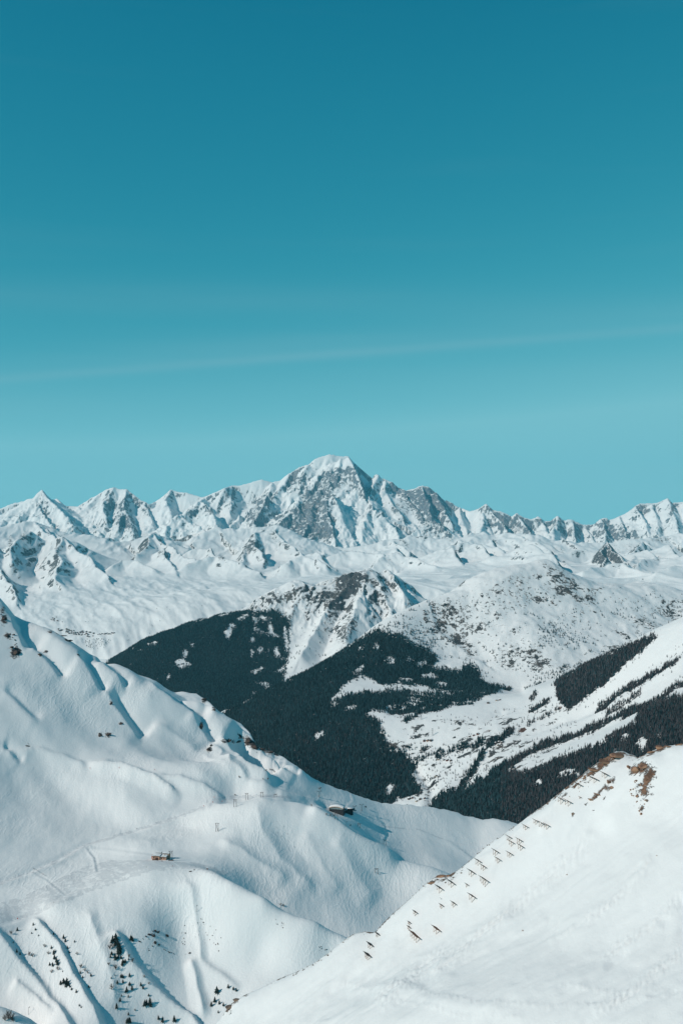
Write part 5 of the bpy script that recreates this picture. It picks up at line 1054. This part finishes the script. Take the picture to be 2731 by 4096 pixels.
# ---------------- lift pylons, cabin, power poles, signs
def lift_pylon(px, py, h, label, yaw=0.2):
    o = oriented('lift_pylon', label, 'pylon', px, py, SH, yaw, 'gondola lift pylons')
    part('mast', MBld().cyl((0, 0, -1.5), (0, 0, h), 0.75, 0.5, 10), M['steel'], o)
    part('crossarm', MBld().box((0, 0, h+0.1), (8.5, 0.7, 0.6)), M['steel'], o)
    for x in (-3.6, 3.6):
        w = part('wheel_train', MBld().box((x, 0, h+0.75), (0.5, 4.2, 0.4)), M['strut'], o)
        for k in (-1.6, -.5, .5, 1.6): part('wheel', MBld().cyl((x-.3, k, h+1.1), (x+.3, k, h+1.1), .36, .36, 8), M['black'], w)
    part('ladder', MBld().box((0.9, 0, h/2), (0.12, 0.5, h)), M['steel'], o)
lift_pylon(354.0, 811.0, 9.5, 'steel lift pylon standing at the end of the black canopy'); lift_pylon(361.0, 811.0, 12.5, 'taller steel lift pylon right of the station'); lift_pylon(318.8, 797.5, 11, 'lift pylon on the slope above and left of the station')
g = SH.find(365.3, 808.6); gc = thing('gondola_cabin', 'dark gondola cabin hanging right of the lift pylons', 'gondola cabin', g+Vector((0, 0, 4.2)), None, (0, 0, .3))
part('cabin', MBld().prism([(-1.1, -1.1), (1.1, -1.1), (1.45, 0.1), (1.1, 1.3), (-1.1, 1.3), (-1.45, 0.1)], -1.5, 1.5), M['black'], gc); part('window', MBld().box((0, -1.53, .4), (1.9, .05, 1.0)), M['paleglass'], gc)
part('hanger', MBld().cyl((0, 0, 1.2), (0, 0, 11), .12, .12, 6).cyl((0, 0, 11), (0, 2.5, 11.2), .12, .12, 6), M['strut'], gc)
def hframe(px, py, h, label, yaw=0.0, vee=False, base=False):
    o = oriented('power_pole', label, 'power pole', px, py, SH, yaw, 'double power poles')
    for k, x in enumerate((-1.9, 1.9)):
        part('pole', MBld().cyl((x*(1.15 if not vee else 1.0), 0, -1.5), (x, 0, h), .36, .28, 7), M['wood'], o)
    if vee: part('stay', MBld().cyl((2.9, -1.4, -1.5), (-1.7, 0, h*.92), .26, .22, 6), M['wood'], o)
    part('crossarm', MBld().box((0, 0, h-.2), (6.6, .4, .45)), M['wood'], o)
    if not vee: part('brace', MBld().bar((-1.9, 0, h*.72), (1.9, 0, h*.94), .22).bar((1.9, .05, h*.72), (-1.9, .05, h*.94), .22), M['wood'], o)
    for x in (-2.9, 0, 2.9): part('insulator', MBld().cyl((x, 0, h), (x, 0, h+.7), .16, .1, 6), M['steel'], o)
    if base: part('plinth', MBld().box((.2, 0, -.6), (7.5, 2.6, 2.2)), M['darkwood'], o)
    return o
for x, y, h, lab, v, b_ in [(234.8,807,12.5,'double wooden power pole with a long shadow on the round hill',False,False),(246.4,800,12,'double power pole beside the hollow piste, second in line',False,False),(261.5,797.3,9,'double power pole beyond the hollow piste, third in line',False,False),(275,797,5.5,'short double power pole half hidden behind the round hill',False,False),
    (216.8,831.5,13.5,'V-braced wooden power pole on the round hill',True,False),(170.6,860.5,14,'tall double power pole on a plinth beside the chalet',False,True),(335.8,819.5,13,'double power pole in front of the lift hall',False,False),(384.2,845,10,'double power pole on the bowl right of the station',False,False),(358.5,827.5,7,'double power pole just over the edge of the round hill',False,False),(376,873.5,8,'reddish double power pole low on the shaded hill flank',False,False)]:
    hframe(x, y, h, lab, random.Random(x).uniform(-.2, .2), v, b_)
def mast(px, py, h, label):
    o = oriented('snow_gun_mast', label, 'mast', px, py, SH, 0); part('pole', MBld().cyl((0, 0, -1), (0, 0, h), .16, .12, 6), M['wood'], o); part('head', MBld().cyl((0, 0, h-.2), (1.6, .4, h+.5), .3, .42, 8), M['strut'], o)
mast(196.2, 912, 8.5, 'slim mast standing at the top of the gullied face'); mast(28.5, 1015, 9, 'slim lamp-like mast above the dark gully at the bottom left'); mast(345.6, 826.5, 8, 'slim mast in front of the station on the hill edge'); mast(361.5, 797, 6, 'slim pole on the bank behind the station')
for i, (x, y, lab) in enumerate([(119,768.5,'small red sign on the crest of the upper piste'),(214,798,'red piste sign at the left of the hollow piste'),(222,802,'red striped piste pole in the middle of the hollow piste'),(203.5,807,'red piste pole beside the road end'),(212.5,803,'dark red piste pole between two others'),(90,769,'small dark sign on the upper left piste'),(154.5,770.5,'tiny red sign right on the upper crest'),
      (17.5,919.8,'tiny red marker on the piste at the far left')]):
    o = oriented('piste_marker', lab, 'marker', x, y, SH, 0, 'piste markers'); part('pole', MBld().cyl((0, 0, -.5), (0, 0, 3.0), .09, .09, 6), M['white'], o)
    part('board', MBld().box((0, 0, 1.9 if i != 8 else 1.4), (1.1 if i != 8 else 3, .25, 1.5 if i != 8 else 2.4)), M['red' if i != 8 else 'redwall'], o)
hb = oriented('storage_box', 'small brown box on the piste right of the chalet', 'box', 207, 869.5, SH, 0)
part('body', MBld().box((0, 0, .9), (2.6, 2, 2.2)), M['redwall'], hb); part('lid', MBld().box((0, 0, 2.1), (3, 2.4, .25)), M['roofsnow'], hb)

# ---------------- skiers: one continuous body each, bent at hip, knee and elbow
def skier_mesh():
    J = {'pel': (0,0,.92,.17), 'sp': (0,.10,1.14,.18), 'ch': (0,.22,1.34,.20), 'nk': (0,.27,1.50,.075), 'hd': (0,.30,1.62,.115), 'tp': (0,.31,1.74,.08)}
    for s_, q in ((-1, 'l'), (1, 'r')):
        J.update({'h'+q: (.11*s_,0,.88,.12), 'k'+q: (.15*s_,.20,.50,.085), 'a'+q: (.15*s_,.02,.10,.06), 't'+q: (.15*s_,.24,.07,.055), 's'+q: (.21*s_,.22,1.40,.085), 'e'+q: (.36*s_,.30,1.16,.06), 'w'+q: (.32*s_,.55,1.08,.045), 'f'+q: (.31*s_,.63,1.07,.05)})
    nm = list(J); E = [('pel','sp'),('sp','ch'),('ch','nk'),('nk','hd'),('hd','tp')]
    for q in 'lr': E += [('pel','h'+q),('h'+q,'k'+q),('k'+q,'a'+q),('a'+q,'t'+q),('ch','s'+q),('s'+q,'e'+q),('e'+q,'w'+q),('w'+q,'f'+q)]
    me = bpy.data.meshes.new('body_skin'); me.from_pydata([J[n_][:3] for n_ in nm], [(nm.index(a), nm.index(b)) for a, b in E], [])
    o = bpy.data.objects.new('body_skin', me); COL.objects.link(o); o.modifiers.new('skin', 'SKIN'); sb = o.modifiers.new('sub', 'SUBSURF'); sb.levels = 1
    for v, n_ in zip(me.skin_vertices[0].data, nm): v.radius = (J[n_][3],)*2; v.use_root = n_ == 'pel'
    dg = bpy.context.evaluated_depsgraph_get(); out = bpy.data.meshes.new_from_object(o.evaluated_get(dg)); out.name = 'body'
    bpy.data.objects.remove(o); out.materials.clear(); out.materials.append(None); return out
BODY = skier_mesh()
SKI = MBld().prism([(-.05, 0), (.05, 0), (.05, .025), (-.05, .025)], -.75, .85).me('ski', M['black'])
STICK = MBld().cyl((0, 0, 0), (.02, .45, 1.08), .012, .012, 5).me('pole', M['strut'])
JK = dict(red=plain('red_jacket', (.5, .03, .04)), blue=plain('dark_blue_jacket', (.03, .05, .11)), black=plain('black_jacket', (.02, .02, .022)), teal=plain('teal_jacket', (.03, .16, .18)), orange=plain('orange_jacket', (.5, .16, .03)))
def person(px, py, jacket, label, group, yaw=None, layer=SH):
    g = layer.find(px, py); rg = random.Random(px*3.1+py); o = thing('person', label, 'person', g+Vector((0, 0, .05)), group, (0, 0, rg.random()*6.28 if yaw is None else yaw))
    b = part('body', BODY, None, o); b.material_slots[0].link = 'OBJECT'; b.material_slots[0].material = JK[jacket]
    for s_ in (-1, 1):
        part('ski', SKI, None, o).location = (.15*s_, .1, .0); part('ski_pole', STICK, None, o).location = (.36*s_, .2, .0)
for i in range(11):
    t = i/10; person(33.5+12.5*t+random.Random(i).uniform(-.3, .3), 868.8+7.4*t, ('black', 'blue', 'black', 'red', 'teal')[i % 5], 'skier in the diagonal line of skiers below the road' if 0 < i < 10 else ('first skier at the top of the diagonal line below the road' if i == 0 else 'last skier apart at the bottom of the diagonal line'), 'line of skiers', 2.0)
for x, y, j, lab in [(136.3,829,'black','lone skier on the road left of centre'),(156,823.3,'blue','skier farther up the same road'),(161,861.5,'black','person standing in front of the chalet'),(162,861.3,'red','second person in front of the chalet door'),(172.5,866.5,'red','skier in red right of the bare patch'),(146.3,867.5,'black','lone skier on the piste left below the chalet'),
   (53.5,903,'black','lone skier at the junction of the pistes'),(331,814.5,'black','skier left below the lift hall'),(332.2,814.8,'blue','second skier left below the lift hall'),(338.0,814.2,'teal','skier in teal in front of the lift hall'),(339.8,814.4,'black','dark skier before the lift hall centre'),(341,814.4,'red','skier in red before the lift hall'),(344.8,813.6,'teal','skier in front of the gondola station'),
   (332.8,816.6,'red','skier near the double pole below the hall'),(277.2,833.2,'black','dark skier highest of the group on the round hill'),(281,836.5,'black','dark skier in the middle of the round hill group'),(287,834.2,'blue','skier right in the round hill group'),(276.8,828,'black','small skier alone above the round hill group'),(283.3,827,'black','tiny skier at the upper right of the round hill group'),(294.2,847.4,'black','lowest skier on the round hill'),(387.5,836.5,'black','skier on the bowl track right of the station')]:
    person(x, y, j, lab, 'skiers')

# ---------------- houses
def house(layer, px, py, w, wall, label, group, seed):
    rg = random.Random(seed); g = layer.find(px, py); d, h = w*rg.uniform(.7, 1.0), w*rg.uniform(.42, .6); yaw = rg.uniform(-.7, .7)
    o = thing('house', label, 'house', g, group, (0, 0, yaw)); part('wall', MBld().box((0, 0, h/2-3), (w, d, h+6)), M[wall], o)
    r = part('roof', MBld().prism([(-w*.6, h*.92), (w*.6, h*.92), (0, h+w*.26)], -d*.6, d*.6), M['darkwood'], o)
    part('snow_cover', MBld().prism([(-w*.58, h*.99), (0, h+w*.27), (w*.58, h*.99), (w*.57, h*1.05+.3), (0, h+w*.27+.7), (-w*.57, h*1.05+.3)], -d*.58, d*.58), M['roofsnow'], r)
    for k in (-.25, .25): part('window', MBld().box((w*k, -d/2-.04, h*.45), (w*.16, .1, h*.26)), M['glass'], o)
    return o
HV = [(423.5,741,11,'redwall','left red-brown house on the bank at the forest corner'),(427,741,12,'larchwall','orange middle house on the bank at the forest corner'),(430.5,740.8,11,'darkwood','dark right house on the bank at the forest corner'),(437.8,760,10,'cream','pale house at the left of the hamlet row'),(443.5,760.3,10,'darkwood','dark second house of the hamlet row'),(446.5,760.8,11,'redwall','red-brown house in the middle of the hamlet row'),(450.2,761,10,'darkwood','last dark house at the right of the hamlet row'),
 (435.5,776.5,11,'cream','lone pale house in the lower meadow'),(437.8,777.2,8,'darkwood','shed beside the lone pale house'),(477.2,734.5,13,'redwall','long red barn on the middle slope'),(473,735.8,10,'redwall','second red barn left of the long one'),(469,736.8,9,'darkwood','small dark barn at the left of the barn row'),(495,743.4,9,'redwall','red-brown house left in the upper hamlet'),(498.2,742.6,9,'darkwood','dark house behind in the upper hamlet'),(500.8,743,8,'redwall','small house right in the upper hamlet'),(497,745.2,9,'cream','pale house lowest in the upper hamlet'),
 (447.5,790,11,'darkwood','dark house by the stream at the valley bottom'),(408.5,799.2,12,'darkwood','left dark house of the valley bottom village'),(412,798.4,10,'redwall','red-brown house of the valley bottom village'),(419.5,799.8,11,'darkwood','dark house right in the valley bottom village'),(416,801.5,10,'cream','pale house lowest in the valley bottom village'),(424,798.6,9,'redwall','small house at the right end of the valley bottom village'),(496,700.8,11,'cream','pale farmhouse high on the meadow'),(499,700.2,9,'redwall','barn beside the high farmhouse'),(487.5,703.4,12,'darkwood','dark barn on the open high meadow'),
 (470,779.5,9,'redwall','small house left by the front forest edge'),(476,778.6,9,'darkwood','small dark house right by the front forest edge'),(396,692,9,'darkwood','hut at the right end of the forest bench')]
for i, (x, y, w, m_, lab) in enumerate(HV): house(PM, x, y, w, m_, lab, 'houses on the valley side', i)
rh = random.Random(3)
for i in range(46):
    t = rh.random(); x = 58+36*t; y = 629.5+6*t+rh.uniform(-2.4, 2.4); house(AL, x, y, rh.uniform(13, 21), rh.choice(('darkwood', 'darkwood', 'redwall')), 'tiny dark chalet of the far resort above the left skyline', 'far resort chalets', 300+i)
for i in range(14): house(AL, 98+1.25*i+rh.uniform(-.4, .4), 634.2+rh.uniform(-.6, .6)-.05*i, rh.uniform(10, 16), 'darkwood', 'tiny dark chalet in the far row right of the resort', 'far row of chalets', 400+i)
for i in range(9): house(AL, 50+rh.uniform(0, 8), 617+rh.uniform(0, 5), rh.uniform(12, 18), rh.choice(('redwall', 'darkwood')), 'tiny chalet of the upper far hamlet beside the left skyline', 'upper far hamlet', 430+i)
for i in range(8): house(FP, 178+rh.uniform(0, 11), 664.5+rh.uniform(-1, 2.4), rh.uniform(9, 12), 'darkwood', 'tiny dark house in the snowy clearing of the middle forest', 'houses in the forest clearing', 450+i)
# lattice pylons of the power line
def lattice(px, py, h, label):
    g = PM.find(px, py); o = thing('lattice_pylon', label, 'pylon', g, 'lattice pylons'); c = [(-1, -1), (1, -1), (1, 1), (-1, 1)]
    for a, b in c: part('leg', MBld().bar((a*h*.09, b*h*.09, -1), (a*h*.02, b*h*.02, h), .5), M['steel'], o)
    m = MBld()
    for k in range(6):
        z0, z1 = h*k/6, h*(k+1)/6; w0, w1 = h*(.09-.07*k/6), h*(.09-.07*(k+1)/6)
        for i in range(4): m.bar((c[i][0]*w0, c[i][1]*w0, z0), (c[(i+1) % 4][0]*w1, c[(i+1) % 4][1]*w1, z1), .3)
    part('bracing', m, M['steel'], o)
    for z in (.68, .82, .95): part('crossarm', MBld().box((0, 0, h*z), (h*.34, .5, .5)), M['steel'], o)
lattice(420.5, 719.5, 33, 'grey lattice pylon on the snowy shelf beside the forest'); lattice(431.8, 735.5, 38, 'grey lattice pylon on the slope below the shelf'); lattice(457.5, 747, 30, 'grey lattice pylon near the hedge above the hamlet'); lattice(560.5, 737, 30, 'grey lattice pylon above the front snow meadow')

# ---------------- the air
hm = bpy.data.materials.new('haze_air'); hm.use_nodes = True; hn = hm.node_tree.nodes; hn.remove(hn['Principled BSDF'])
pv = hn.new('ShaderNodeVolumePrincipled'); pv.inputs['Color'].default_value = (0.22, 0.80, 1.0, 1); pv.inputs['Density'].default_value = 0.85e-5; pv.inputs['Anisotropy'].default_value = 0.0
hm.node_tree.links.new(pv.outputs[0], hn['Material Output'].inputs['Volume'])
ho = link(bpy.data.objects.new('haze', MBld().box((0, 15000, 1500), (64000, 40000, 4800)).me('haze', hm))); ho['kind'] = 'stuff'; ho['label'] = 'thin pale winter haze in the air'
